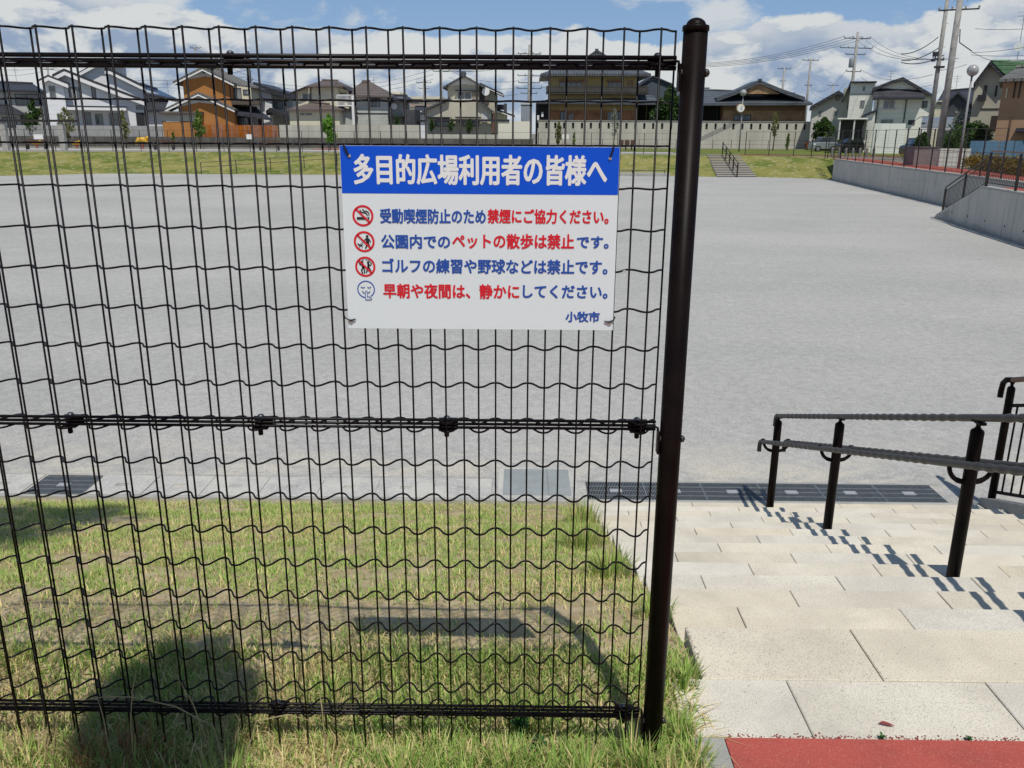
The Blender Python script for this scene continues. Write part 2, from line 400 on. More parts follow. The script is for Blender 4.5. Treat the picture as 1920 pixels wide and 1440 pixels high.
# gutter at the foot of the slope: concrete channel, lids, and steel gratings
struct('gutter_channel', MB().box((-40, 6.39, PZ-.3), (-.18, 6.43, PZ+.004)).box((-40, 6.84, PZ-.3), (-.18, 6.88, PZ+.003)).box((.5, 6.385, PZ-.3), (3.62, 6.428, PZ+.006)).box((.5, 6.80, PZ-.3), (3.62, 6.835, PZ+.005)), M_kerb)
gp = struct('gutter_pit_shade', MB().box((-4.1, 6.431, PZ+.0005), (-3.62, 6.838, PZ+.001)).box((.58, 6.43, PZ+.0005), (3.53, 6.798, PZ+.0012)), M_hole_shade)  # flat black sheets painted as the shaded depth under the gratings
lid = MB(); LW = .478
for x0, x1, y0, y1 in ((0, LW, 0, .17), (0, .19, .17, .23), (LW-.19, LW, .17, .23), (0, LW, .23, .405)): lid.box((x0+.002, y0, -.05), (x1-.002, y1, 0))
lid_me = lid.mesh('concrete_lid', M_lid)
for k in range(-9, 8):
    x = -3.6+.482*k
    if -4.4 < x < -3.62 or x > -.6: continue
    if x < -3.62: x -= .04
    o = bpy.data.objects.new('gutter_lid', lid_me); col.objects.link(o); o.location = (x, 6.432, PZ+.006+random.uniform(0, .003))
    tag(o, None, 'gutter lid', 'concrete lids along the gutter at the foot of the lawn')
    nth = ('first', 'second', 'third', 'fourth', 'fifth', 'sixth', 'seventh', 'eighth', 'ninth')[k if k >= 0 else -k-1]
    o['label'] = ('%s grey concrete gutter lid to the right of the lone steel grating' if k >= 0 else '%s grey concrete gutter lid to the left of the lone steel grating') % nth
struct('sand_edge', MB().add([(-40, 6.1, PZ+.002), (.5, 6.1, PZ+.002), (.5, 6.39, PZ+.002), (-40, 6.39, PZ+.002)], [(0, 1, 2, 3)]), mat('sand_edge', (.33, .30, .23), (.24, .22, .16), scale=7, rough=.95, bump=.5, bscale=60))
cover = thing('pit_cover', 'flat bluish steel plate cover set in pale concrete between gutter lids and stair gratings', 'pit cover', (.17, 6.8, PZ))
ob('frame', MB().box((-.175, 6.44, PZ-.02), (.50, 7.12, PZ+.006)), M_lid, cover)
ob('plate', MB().box((-.13, 6.50, PZ), (.44, 7.06, PZ+.010)), mat('steel_plate', (.30, .325, .325), (.26, .28, .28), scale=6, rough=.7, spec=.3), cover)
b = MB()
for x in (.06, .25): b.box((x, 6.50, PZ+.01), (x+.006, 7.06, PZ+.012))
ob('seam', b, mat('seam_metal', (.2, .21, .2), rough=.6), cover)
gm = MB(); GW, GD = .486, .362
for y in (0, GD/4, GD/2, 3*GD/4, GD): gm.box((0, y-.003, -.03), (GW, y+.003, 0))
for x in (0, GW): gm.box((x-.003, 0, -.03), (x+.003, GD, 0))
gratemesh = gm.mesh('frame_bars', M_galv)
gb = MB()
for i in range(1, 36):
    x = i*GW/36; gb.box((x-.0022, .003, -.018), (x+.0022, GD-.003, -.002))
bars = gb.mesh('cross_bars', M_galv)
plate = MB().box((GW/2-.05, GD/2-.03, -.006), (GW/2+.05, GD/2+.03, .002)).mesh('centre_plate', mat('plate_zinc', (.42, .44, .44), rough=.5, metal=.3))
def grate(x, y, label):
    t = thing('drain_grating', label, 'drain grating', (x, y, PZ+.007), 'steel drain gratings')
    for nm, me in (('frame_bar', gratemesh), ('cross_bar', bars), ('centre_plate', plate)):
        o = bpy.data.objects.new(nm, me); col.objects.link(o); o.parent = t
    return t
ords = ['hidden behind the dark fence post', 'second from the left end of the row at the stair foot', 'third from the left in the row at the stair foot', 'beside the foot of the farthest handrail post', 'fifth from the left in the row at the stair foot', 'rightmost of the row at the stair foot']
ords[0] = 'leftmost of the row at the stair foot, seen through the fence mesh'
for i in range(6): grate(.577+i*.4915, 6.432, 'steel drain grating, '+ords[i])
grate(-4.10, 6.445, 'single steel drain grating at the lawn edge near the left of the photo')

# ------------------------------------------------------------------ mesh fence
D0 = 1.893; FX0 = -1.163; FW = .0763; DEP = .0396
def wave(x):                                      # depth of the wavy horizontal wire: front at FX0+i*FW, back half a pitch on
    ph = (x-FX0)/FW*2*math.pi; c = math.cos(ph)
    c = math.copysign(abs(c)**.72, c)
    return D0+DEP*(.5-.5*c)
zs_up = [1.551+.0905*1, 1.551-0*.0905]+[1.551-.0905*k for k in range(1, 7)]
zs = [1.784, 1.716]+zs_up+[.919, .897]+[.811-.0905*k for k in range(8)]+[.127, .098]
PL = 26.5*FW
def fence_panel(xright, label, near=True):
    t = thing('mesh_fence', label, 'fence', (xright, D0, 0), 'wire mesh fence panels')
    nW = 27; xl = xright-26.5*FW
    me_v = MB().tube([(0, 0, .015), (0, 0, 1.787)], .0023, 6, True).mesh('vertical_wire', M_fence, True)
    i0 = round((xright-FX0)/FW-19.5)
    for i in range(nW*2):
        x = xright-i*FW/2
        y = wave(x); y = y-.0046 if (i % 2) else y+.0050
        o = bpy.data.objects.new('vertical_wire', me_v); col.objects.link(o); o.parent = t
        o.location = (x-xright, y-D0, 0)
    npt = int(26.5*12); pts = [(-(26.5*FW)*j/npt, wave(xright-(26.5*FW)*j/npt)-D0, 0) for j in range(npt+1)]
    me_h = MB().tube(pts, .0024, 6).mesh('wavy_wire', M_fence, True)
    for z in zs:
        o = bpy.data.objects.new('wavy_wire', me_h); col.objects.link(o); o.parent = t; o.location = (0, 0, z)
    me_b = MB().tube([(-.0, 0, 0), (-26.5*FW, 0, 0)], .0036, 6).mesh('straight_bar', M_fence, True); me_b2 = MB().tube([(-.0, 0, 0), (-26.5*FW, 0, 0)], .0048, 8).mesh('straight_bar', M_fence, True)
    for zc, dzs in ((1.731, (-.001, -.0115, -.0215)), (.911, (.0095, 0, -.009)), (.108, (.014, .004, -.006, -.014))):
        for dz_ in dzs:
            o = bpy.data.objects.new('straight_bar', me_b2 if zc > 1.5 else me_b); col.objects.link(o); o.parent = t; o.location = (0, DEP*.5, zc+dz_)
    return t
XEND = FX0+19.5*FW
fence_panel(XEND, 'dark brown wire mesh fence panel carrying the blue and white notice sign')
XP2 = XEND-PL-.035-.035
fence_panel(XP2-.035, 'dark brown wire mesh fence panel further left, past the frame edge')
# clips that hold the rails
def clip(x, z, label, end=False):
    t = thing('rail_clip', label, 'fence clip', (x, D0+.02, z), 'clips on the fence rails')
    b = MB().box((-.018, -.012, -.0135), (.020, .020, -.011)).box((-.020, -.004, .0085), (.026, .022, .0105)).box((-.020, .0205, -.0135), (.026, .0225, .0105))
    ob('bracket', b, M_brown, t, local=True, bevel=.001)
    ob('bolt_head', MB().lathe((0, .01, .012), [(.0085, 0), (.0085, .003), (.006, .006), (.002, .0075)], 10), mat('bolt_grey', (.10, .105, .12), rough=.35, metal=.6), t, True, True)
    ob('bolt_end', MB().lathe((0, .0, -.014), [(.005, -.016), (.006, -.014), (.006, -.003), (.0085, -.002), (.0085, 0)], 8), M_brown, t, True, True)
ZR = (1.722, .909, .106)
for z, nm, xs in ((ZR[0], 'top', ((1237, 112, 'beside the post'), (424, 112, 'left of the sign'))), (ZR[1], 'middle', ((1197, 800, 'beside the post'), (836, 800, 'below the sign'), (483, 800, 'second from the left edge'), (122, 800, 'nearest the left edge'))),
                  (ZR[2], 'bottom', ((1170, 1330, 'beside the post'), (515, 1330, 'in the grass left of the middle')))):
    for px_, py_, wd in xs: clip(at(px_, py_, D0).x, z, 'small dark bolted clip on the %s fence rail, %s' % (nm, wd))
def post(x, label):
    t = thing('fence_post', label, 'fence post', (x, D0, 0), 'round fence posts')
    r = .0254
    ob('shaft', MB().lathe((0, 0, 0), [(r, -.25), (r, 1.779)], 28), M_brown, t, True, True)
    prof = [(r+.0002, 1.780), (r+.0022, 1.7805), (r+.0022, 1.789), (r+.0008, 1.7915), (.0205, 1.7925), (.0195, 1.796), (.0165, 1.8005), (.011, 1.8042), (.005, 1.8062), (.001, 1.8066)]
    ob('domed_cap', MB().lathe((0, 0, 0), prof, 28), M_brown, t, True, True)
    return t
XPOST = at(1262, 740, D0).x
p1 = post(XPOST, 'tall dark brown round fence post with domed cap beside the stairs')
p2 = post(XP2, 'dark brown round fence post at the left end of the sign fence panel')
def post_bracket(t, z, side):
    b = MB()
    x = -.0266*side
    b = MB().tube([(-.062*side, .012, z+.026), (-.04*side, .012, z+.027), (-.030*side, .008, z+.025), (-.0275*side, 0, z+.008)], .0032, 6)
    b.box((-.0315*side, -.012, z-.035), (-.0265*side, .012, z+.02))
    ob('hook', b, M_brown, t, local=True)
    for s in (1, -1):
        ob('bolt', MB().lathe((s*.0235, -.004, z+.002), [(.0080, 0), (.0085, s*.003), (.0075, s*.007), (.003, s*.010)], 12, 'X'), mat('bolt_brown', (.03, .027, .026), rough=.3, spec=.6), t, True, True)
for z in (1.697, .885, .10): post_bracket(p1, z, 1)

# ------------------------------------------------------------------ notice sign
SY = 1.884; SX0, SX1, SZ0, SZ1 = -.3895, .2105, 1.149, 1.549
def sp(px, py):                                    # point of the sign face from a place in the photo
    p = at(px, py, SY); return Vector((p.x, p.z))
M_sw = mat('sign_white', (.73, .80, .84), rough=.4, spec=.3)
M_sb = mat('sign_blue', (.003, .085, .66), rough=.4, spec=.25)
M_ink = mat('sign_ink_blue', rgb(38, 82, 170), rough=.35); M_red = mat('sign_ink_red', rgb(214, 28, 46), rough=.35)
M_blk = mat('sign_ink_black', (.02, .02, .022), rough=.4)
M_wt = mat('sign_letter_white', (.80, .82, .82), rough=.35)
sign = thing('notice_sign', 'blue and white Japanese park rules sign tied to the mesh fence', 'sign', (SX0, SY, SZ0))
ob('panel', MB().box((SX0, SY, SZ0), (SX1, SY+.0025, SZ1)), M_sw, sign)
zb_ = sp(900, 364).y
ob('blue_header', MB().box((SX0+.0005, SY-.0004, zb_), (SX1-.0005, SY-.0001, SZ1-.0005)), M_sb, sign)
LY = [0]
def flat(name, polys, m, layer, parent=sign):
    mb = MB()
    y = SY-.0004-.0003*layer
    for P in polys:
        n = len(P); a = sum(P[i][0]*P[(i+1) % n][1]-P[(i+1) % n][0]*P[i][1] for i in range(n))
        if a < 0: P = P[::-1]
        mb.add([(x, y, z) for x, z in P], [tuple(range(n))])
    return ob(name, mb, m, parent)
def disc(c, r, n=40): return [(c[0]+r*math.cos(2*math.pi*k/n), c[1]+r*math.sin(2*math.pi*k/n)) for k in range(n)]
def ring(c, r0, r1, a0=0, a1=360, n=48):
    out = []
    for k in range(n):
        g0 = R(a0+(a1-a0)*k/n); g1 = R(a0+(a1-a0)*(k+1)/n)
        out.append([(c[0]+r0*math.cos(g0), c[1]+r0*math.sin(g0)), (c[0]+r1*math.cos(g0), c[1]+r1*math.sin(g0)), (c[0]+r1*math.cos(g1), c[1]+r1*math.sin(g1)), (c[0]+r0*math.cos(g1), c[1]+r0*math.sin(g1))])
    return out
def stroke(pts, wd):
    out = []
    for (a, b_) in zip(pts[:-1], pts[1:]):
        a = Vector(a); b_ = Vector(b_); d = (b_-a); L = d.length
        if L < 1e-9: continue
        d /= L; nrm = Vector((-d.y, d.x))*wd/2
        out.append([tuple(a+nrm), tuple(b_+nrm), tuple(b_-nrm), tuple(a-nrm)])
    for p in pts: out.append(disc(p, wd/2, 10))
    return out
def text(body, x0, x1, y0, y1, m, name, bold=.5):
    """flat lettering fitted between the given photo pixels (left, right, top, bottom of the glyphs); strokes thickened by a fan of shifted copies"""
    cu = bpy.data.curves.new('txt', 'FONT'); cu.body = body; cu.size = 1; cu.resolution_u = 3
    to = bpy.data.objects.new('txt', cu); col.objects.link(to)
    dg = bpy.context.evaluated_depsgraph_get(); me = bpy.data.meshes.new_from_object(to.evaluated_get(dg))
    bpy.data.objects.remove(to); nv = len(me.vertices); co = np.empty(nv*3, np.float32); me.vertices.foreach_get('co', co); co = co.reshape(-1, 3)
    if nv == 0: return None
    e = bold/PXM; a = sp(x0, y1); b_ = sp(x1, y0); mn = co.min(0); mx = co.max(0)
    X = a.x+e+(co[:, 0]-mn[0])/(mx[0]-mn[0])*(b_.x-a.x-2*e); Zz = a.y+e+(co[:, 1]-mn[1])/(mx[1]-mn[1])*(b_.y-a.y-2*e)
    F = [tuple(p.vertices) for p in me.polygons]; bpy.data.meshes.remove(me); mb = MB()
    for i in range(9):
        g = 2*math.pi*i/8; ex, ez = (0, 0) if i == 8 else (e*math.cos(g), e*math.sin(g))
        mb.add([(x+ex, SY-.0008-.00002*i, z+ez) for x, z in zip(X.tolist(), Zz.tolist())], [f[::-1] if False else f for f in F])
    return ob(name, mb, m, sign)
PXM = 1592.09/1.82                                 # photo pixels per metre on the sign
BO = .85
text('多目的広場利用者の皆様へ', 664, 1140, 291, 346, M_wt, 'title_lettering', 1.55)
text('受動喫煙防止のため', 713, 911, 392, 419, M_ink, 'lettering', BO)
text('禁煙にご協力ください。', 914, 1142, 393, 419, M_red, 'lettering', BO)
text('公園内での', 715, 844, 440, 466, M_ink, 'lettering', BO)
text('ペットの散歩は禁止', 848, 1077, 439, 466, M_red, 'lettering', BO)
text('です。', 1081, 1142, 443, 466, M_ink, 'lettering', BO)
text('ゴルフの練習や野球などは禁止です。', 717, 1140, 487, 512, M_ink, 'lettering', BO)
text('早朝や夜間は、静かに', 719, 974, 533, 559, M_red, 'lettering', BO)
text('してください。', 980, 1140, 535, 559, M_ink, 'lettering', BO)
text('小牧市', 1060, 1125, 584, 604, M_ink, 'lettering', BO)
def pic(cx, cy, r):                                # pictogram frame: local unit coordinates (right, up) times r
    c = sp(cx, cy); k = r/PXM
    return lambda pts: [(c.x+x*k, c.y+y*k) for x, y in pts]
def prohibition(cx, cy, r, black, label):
    q = pic(cx, cy, r); c = q([(0, 0)])[0]; k = r/PXM
    o = flat('no_sign_pictogram', ring(c, k*.80, k), M_red, 1); o['label'] = label
    flat('figure', black(q, k), M_blk, 2, o)
    flat('slash', stroke(q([(-.62, .62), (.62, -.62)]), k*.17), M_red, 1.4, o) if False else flat('slash', stroke(q([(-.62, .62), (.62, -.62)]), k*.17), M_red, 3, o)
def smoke(q, k):
    P = [q([(-.58, -.12), (.28, -.12), (.28, -.36), (-.58, -.36)])]
    P += [q([(.34, -.12), (.41, -.12), (.41, -.36), (.34, -.36)]), q([(.46, -.12), (.60, -.12), (.60, -.36), (.46, -.36)])]
    P += stroke(q([(-.25, .52), (-.15, .36), (.05, .30), (.22, .28), (.36, .2), (.42, .04)]), k*.10)
    P += stroke(q([(.0, .60), (.12, .46), (.32, .44), (.50, .36), (.58, .2), (.58, .02)]), k*.09)
    return P
def dogwalk(q, k):
    P = [disc(q([(.30, .50)])[0], k*.13, 16)]
    P += [q([(.14, .34), (.42, .34), (.50, .0), (.44, -.12), (.14, -.08), (.18, .1)])]
    P += stroke(q([(.24, -.08), (.22, -.36), (.12, -.62)]), k*.13)+stroke(q([(.38, -.08), (.46, -.34), (.56, -.58)]), k*.13)
    P += stroke(q([(.20, .28), (.0, .1), (-.08, .0)]), k*.09)+stroke(q([(.44, .28), (.58, .08), (.6, -.04)]), k*.08)
    P += stroke(q([(-.08, .02), (-.42, -.3)]), k*.04)
    P += [q([(-.5, -.30), (-.2, -.30), (-.18, -.44), (-.5, -.44)])]+stroke(q([(-.46, -.42), (-.48, -.58)]), k*.06)+stroke(q([(-.22, -.42), (-.20, -.58)]), k*.06)+stroke(q([(-.5, -.3), (-.6, -.22)]), k*.12)+stroke(q([(-.2, -.3), (-.12, -.2)]), k*.05)
    return P
def swingers(q, k):
    P = [disc(q([(-.30, .42)])[0], k*.13, 16), disc(q([(.30, .42)])[0], k*.12, 16)]
    P += stroke(q([(-.28, .26), (-.20, -.06)]), k*.24)+stroke(q([(-.22, -.08), (-.38, -.34), (-.30, -.64)]), k*.13)+stroke(q([(-.16, -.08), (-.08, -.36), (-.12, -.64)]), k*.12)
    P += stroke(q([(-.26, .22), (-.52, .20), (-.54, .42)]), k*.09)+stroke(q([(-.6, .36), (-.14, .70)]), k*.06)
    P += stroke(q([(.32, .24), (.30, -.06)]), k*.22)+stroke(q([(.28, -.06), (.18, -.36), (.08, -.56)]), k*.12)+stroke(q([(.34, -.06), (.50, -.34), (.56, -.52)]), k*.12)
    P += stroke(q([(.34, .2), (.56, .14), (.62, .34)]), k*.09)+stroke(q([(.62, .30), (.40, .62), (.05, .70)]), k*.05)
    return P
prohibition(680.5, 404.5, 20.2, smoke, 'red ring crossing out a smoking cigarette')
prohibition(683, 453, 20.2, dogwalk, 'red ring crossing out a person walking a dog')
prohibition(685, 500, 19.8, swingers, 'red ring crossing out figures with bat and club')
q = pic(686.5, 542.5, 17.3); k = 17.3/PXM; c = q([(0, 0)])[0]
o = flat('quiet_face_pictogram', ring(c, k*.88, k), M_ink, 1); o['label'] = 'blue round face with a finger held to its lips'
P = stroke(q([(-.56, .30), (-.46, .20), (-.30, .17), (-.16, .26)]), k*.08)+stroke(q([(.18, .26), (.32, .17), (.46, .20), (.56, .30)]), k*.08)
P += stroke(q([(-.44, -.22), (-.3, -.38), (-.14, -.45)]), k*.08)+stroke(q([(.20, -.42), (.34, -.34), (.44, -.22)]), k*.08)
flat('face_lines', P, M_ink, 2, o)
flat('hand_ground', [q([(-.10, -.2), (.12, -.2), (.14, -.72), (.58, -.84), (.58, -1.2), (-.10, -1.2)])], M_sw, 2.5, o)
P = stroke(q([(-.10, -1.18), (-.08, -.25), (.02, -.16), (.12, -.25), (.12, -.80), (.30, -.82), (.32, -.95), (.46, -.90), (.48, -1.02), (.58, -.98), (.58, -1.18), (-.10, -1.18)]), k*.07)
P += stroke(q([(.12, -.8), (.13, -1.0)]), k*.06)+stroke(q([(.30, -.9), (.31, -1.05)]), k*.05)
flat('hand_lines', P, M_ink, 3.3, o)
# eyelets and ties
M_tie = mat('black_tie', (.012, .012, .014), rough=.35)
for nm, (ex, ey), path in (('upper left corner', (655, 292), [(654, 291), (650, 282), (645, 272)]), ('upper right corner', (1144, 297), [(1144, 295), (1147, 285), (1151, 272)])):
    c = sp(ex, ey)
    ob('eyelet', MB().lathe((c.x, SY-.0012, c.y), [(.0035, 0), (.0035, -.0012), (.0022, -.0014)], 14, 'Y'), mat('eyelet_metal', (.5, .48, .42), rough=.5, metal=.3), sign)
    pts = [(sp(x, y).x, SY-.003-.002*math.sin(i), sp(x, y).y) for i, (x, y) in enumerate(path)]+[(sp(*path[-1]).x, SY+.012, sp(*path[-1]).y)]
    tag(ob('cable_tie', MB().tube(pts, .0021, 6), M_tie), 'black tie at the %s of the notice sign' % nm, 'cable tie', 'ties holding the notice sign')
for nm, path in (('lower left corner', [(645, 589), (648, 596), (658, 600), (667, 598)]), ('lower right corner', [(1133, 602), (1142, 603), (1150, 600), (1153, 593)])):
    pts = [(sp(x, y).x, SY-.003, sp(x, y).y) for i, (x, y) in enumerate(path)]
    tag(ob('cable_tie', MB().tube(pts, .0017, 6), M_tie), 'black tie at the %s of the notice sign' % nm, 'cable tie', 'ties holding the notice sign')
    mx_ = path[1] if 'left' not in nm else path[2]
    c = sp(*mx_); ob('eyelet', MB().lathe((c.x, SY-.001, c.y-.003), [(.0055, 0), (.0055, -.001), (.004, -.0012)], 14, 'Y'), mat('eyelet_grey', (.33, .33, .31), rough=.5), sign)
# torn scrap of white string on the mesh
p = at(1171, 508, D0+.012)
tag(ob('string_scrap', MB().tube([p+Vector((-.004, -.006, 0)), p+Vector((0, -.008, .003)), p+Vector((.003, -.006, -.003)), p+Vector((-.001, -.006, -.013))], [.0012, .0014, .0012, .0016], 5), mat('white_string', (.7, .7, .68), rough=.8)), 'scrap of white string knotted on the mesh right of the sign', 'string')

# ------------------------------------------------------------------ handrail on the stairs
XH = 2.025; POSTS = [(6.30, -1.30), (5.09, -.90), (3.56, -.40), (2.02, 0.0)]
hr = thing('stair_handrail', 'dark handrail with dimpled rails running down the middle of the stone stairs', 'handrail', (XH, 3.56, -.4))
prof_r = .029
def rail_pts(x, zoff, y_from, y_to, step=.0115):
    """dimpled rail following the slope z = zoff - (Y-3.56)/3 over the stairs"""
    pts = []; rs = []; n = int(abs(y_to-y_from)/step); sl = -.3335
    for i in range(n+1):
        y = y_from+(y_to-y_from)*i/n; z = zoff+sl*(y-3.56)
        if y < 2.15: z = zoff+sl*(2.15-3.56)
        pts.append((x, y, z))
        near = min(abs(y-py_) for py_, _ in POSTS)
        am = .0022 if near > .17 and y < 6.2 else 0
        rs.append(.0172+am*math.cos(y*2*math.pi/.088))
    return pts, rs
def hook(x, y, z, dy=1):
    return [(x, y, z), (x, y+.05*dy, z-.010), (x, y+.075*dy, z-.030), (x, y+.082*dy, z-.062), (x, y+.082*dy, z-.105)]
ZT = .388
pts, rs = rail_pts(XH, ZT, .6, 6.30)
ob('top_rail', MB().tube(pts, rs, 12), M_rail, hr, True)
ob('rail_end', MB().tube(hook(XH, 6.29, pts[-1][2]-.001), .0175, 10), M_rail, hr, True)
for sx in (-1, 1):
    pts, rs = rail_pts(XH+sx*.098, ZT-.215, .6, 6.33)
    ob('lower_rail', MB().tube(pts, rs, 12), M_rail, hr, True)
    ob('rail_end', MB().tube(hook(XH+sx*.098, 6.32, pts[-1][2]-.001), .0175, 10), M_rail, hr, True)
for (py_, pz) in POSTS:
    ztop = pz+.79-.055
    ob('post', MB().lathe((XH, py_, 0), [(prof_r, pz-.02), (prof_r, ztop-.012), (prof_r-.004, ztop-.003), (.018, ztop)], 20), M_brown, hr, True)
    ob('saddle', MB().lathe((XH, py_, 0), [(.020, ztop-.002), (.010, ztop+.012), (.010, ztop+.022), (.019, ztop+.033)], 12).box((XH-.016, py_-.035, ztop+.028), (XH+.016, py_+.035, ztop+.040)), M_brown, hr)
    zl = pz+.575
    for sx in (-1, 1):
        arc = [(XH+sx*(.022+.076*math.sin(a)), py_, zl-.012-.078*math.cos(a)+(.01 if a > 1.5 else 0)) for a in [i*math.pi/2/8 for i in range(9)]]
        ob('bracket_arm', MB().tube(arc, [.013]*3+[.011]*6, 8).box((XH+sx*.098-.012, py_-.03, zl-.010), (XH+sx*.098+.012, py_+.03, zl+.002)), M_brown, hr)
    pass

# guard rail with balusters along the right side of the stairs
XG = 3.835
gr = thing('stair_guardrail', 'dark guard rail with upright bars along the right side of the stairs', 'guard rail', (XG, 6.38, PZ))
gz = lambda y, h: PZ+h+(-.3335*(y-6.38) if y > 2.3 else 1.36)
gr_posts = [6.38, 5.0, 3.6, 2.3]
for y in gr_posts:
    ob('post', MB().lathe((XG, y, 0), [(.030, gz(y, -.1)), (.030, gz(y, 1.0)), (.022, gz(y, 1.015))], 18), M_brown, gr, True)
    ob('saddle', MB().lathe((XG, y, 0), [(.012, gz(y, 1.01)), (.012, gz(y, 1.035)), (.02, gz(y, 1.05))], 10), M_brown, gr)
ob('handrail', MB().tube([(XG, 6.40, gz(6.40, 1.07)), (XG, 2.3, gz(2.3001, 1.07)), (XG, -.5, gz(2.3001, 1.07))], .021, 12), M_redrail, gr, True)
ob('rail_end', MB().tube([(XG, 6.38, gz(6.38, 1.07)), (XG, 6.46, gz(6.46, 1.075)), (XG, 6.50, gz(6.5, 1.05)), (XG, 6.51, gz(6.5, .98)), (XG, 6.51, gz(6.5, .93))], .022, 10), M_brown, gr, True)
for h, r_ in ((.86, .014), (.13, .014)):
    ob('horizontal_rail', MB().tube([(XG, 6.38, gz(6.38, h)), (XG, 2.3, gz(2.3001, h))], r_, 8), M_brown, gr, True)
y = 6.26
while y > 2.35:
    if min(abs(y-p_) for p_ in gr_posts) > .05: ob('baluster', MB().tube([(XG, y, gz(y, .13)), (XG, y, gz(y, .86))], .0075, 6), M_brown, gr, True)
    y -= .115


# ------------------------------------------------------------------ retaining walls, terrace and its fences (right)
wall = struct('retaining_wall', MB(), M_concrete) if False else None
b = MB()
def wall_run(mb, ya, yb, fx, z0, z1, th=.3, n=1):
    for i in range(n):
        a = ya+(yb-ya)*i/n+.012; c = ya+(yb-ya)*(i+1)/n-.012
        vs = [(fx(y)+dx_, y, z) for dx_ in (0, th) for y, z in ((a, z0), (c, z0), (c, z1), (a, z1))]
        mb.add(vs, [(0, 1, 2, 3), (7, 6, 5, 4), (1, 0, 4, 5), (2, 1, 5, 6), (3, 2, 6, 7), (0, 3, 7, 4)])
t = thing('retaining_wall', 'long weathered concrete retaining wall under the fenced terrace right of the playground', 'wall', (WA(45), 45, PZ))
NP = 8
for i in range(NP):
    m_ = MB(); ya = 28.2+(59.2-28.2)*i/NP; yb = 28.2+(59.2-28.2)*(i+1)/NP; wall_run(m_, ya, yb, WA, PZ-.2, .03)
    ob('concrete_panel', m_, M_concrete, t)
m_ = MB(); wall_run(m_, 28.2, 59.2, lambda y: WA(y)-.02, -.02, .06, .36); ob('coping', m_, M_kerb, t)
t = thing('wing_wall', 'near grey concrete retaining wall with sloping end beside the far right stairs', 'wall', (WB(28), 28, PZ))
ys_ = [-8, -2, 4, 10, 16, 19.5, 23.5, 27.9]
for ya, yb in zip(ys_[:-1], ys_[1:]):
    m_ = MB(); wall_run(m_, ya, yb, WB, PZ-.2, .0); ob('concrete_panel', m_, M_concrete, t)
m_ = MB()
vs = [(WB(y)+dx_, y, z) for dx_ in (0, .3) for y, z in ((27.904, PZ-.2), (31.9, PZ-.2), (31.9, PZ+.12), (27.904, 0))]
m_.add(vs, [(0, 1, 2, 3), (7, 6, 5, 4), (1, 0, 4, 5), (2, 1, 5, 6), (3, 2, 6, 7), (0, 3, 7, 4)])
ob('sloping_end', m_, M_concrete, t)
m_ = MB(); wall_run(m_, -8, 27.9, lambda y: WB(y)-.02, .004, .055, .34); ob('coping', m_, M_kerb, t)
hole = MB()
for y in (30.2, 28.6, 27.0, 25.4, 24.0, 22.6): hole.lathe((WB(y)-.004, y, PZ+.35), [(.035, 0), (.035, .01)], 8, 'X')
ob('drain_hole', hole, M_hole_shade, t)['kind'] = 'stuff'  # black discs on the wall face, shade of the holes put into colour
# steps between the two walls
b = MB()
for k in range(13): b.box((WB(28)+.4, 27.9+.3*k, -1.5), (WA(29)-.02, 28.2+.3*k, -.1*(k+1)))
struct('terrace_stairs', b, M_kerb)
# drain kerb along the foot of the near wall
b = MB(); wall_run(b, -4, 31.5, lambda y: WB(y)-.35, PZ-.1, PZ+.012, .12); struct('wall_gutter_kerb', b, M_kerb)
# red path on the terrace
def strip(name, fL, fR, ya, yb, z, m, n=12):
    vs = []
    for i in range(n+1):
        y = ya+(yb-ya)*i/n; vs += [(fL(y), y, z), (fR(y), y, z)]
    return struct(name, MB().add(vs, [(2*i, 2*i+1, 2*i+3, 2*i+2) for i in range(n)]), m)
M_redfar = mat('red_paving', (.33, .085, .06), (.28, .075, .055), scale=2, rough=.9, spec=.15)
M_pale = mat('pale_paving', (.42, .41, .38), (.36, .35, .33), scale=1, rough=.9, spec=.1)
strip('terrace_red_path', lambda y: WA(y)+.42, lambda y: WA(y)+2.9, 33, 62.5, .008, M_redfar)
strip('terrace_red_path_near', lambda y: WB(y)+.36, lambda y: WB(y)+3.3, 8, 27.9, .008, M_redfar)
struct('terrace_red_path_turn', MB().add([(18.2, 28.3, .006), (30, 28.3, .006), (30, 33, .006), (18.2, 33, .006)], [(0, 1, 2, 3)]), M_redfar)
struct('far_red_path', MB().add([(14.5, 70.9, .008), (40, 66, .008), (40, 69, .008), (17.6, 72.4, .008)], [(0, 1, 2, 3)]), M_redfar)
struct('far_pale_path', MB().add([(-95, 67.5, .004), (-40, 69.0, .004), (-24, 72.2, .004), (13.5, 72.2, .004), (13.5, 80, .004), (-95, 84, .004)], [(0, 1, 2, 3, 4, 5)]), M_pale)
struct('far_red_strip', MB().add([(-20, 83, .006), (-2, 80.6, .006), (-2, 82.2, .006), (-20, 88, .006)], [(0, 1, 2, 3)]), M_redfar)
struct('far_lawn', MB().add([(13.6, 72.6, .012), (40, 70, .012), (42, 100, .012), (-3, 100, .012), (-3, 84.5, .012), (13.6, 82, .012)], [(0, 1, 2, 3, 4, 5)]), M_green)
struct('side_road', MB().add([(34, 60, .010), (44, 58, .010), (70, 150, .010), (54, 150, .010)], [(0, 1, 2, 3)]), mat('grey_asphalt', (.12, .12, .12), (.16, .16, .16), scale=2, rough=.9))

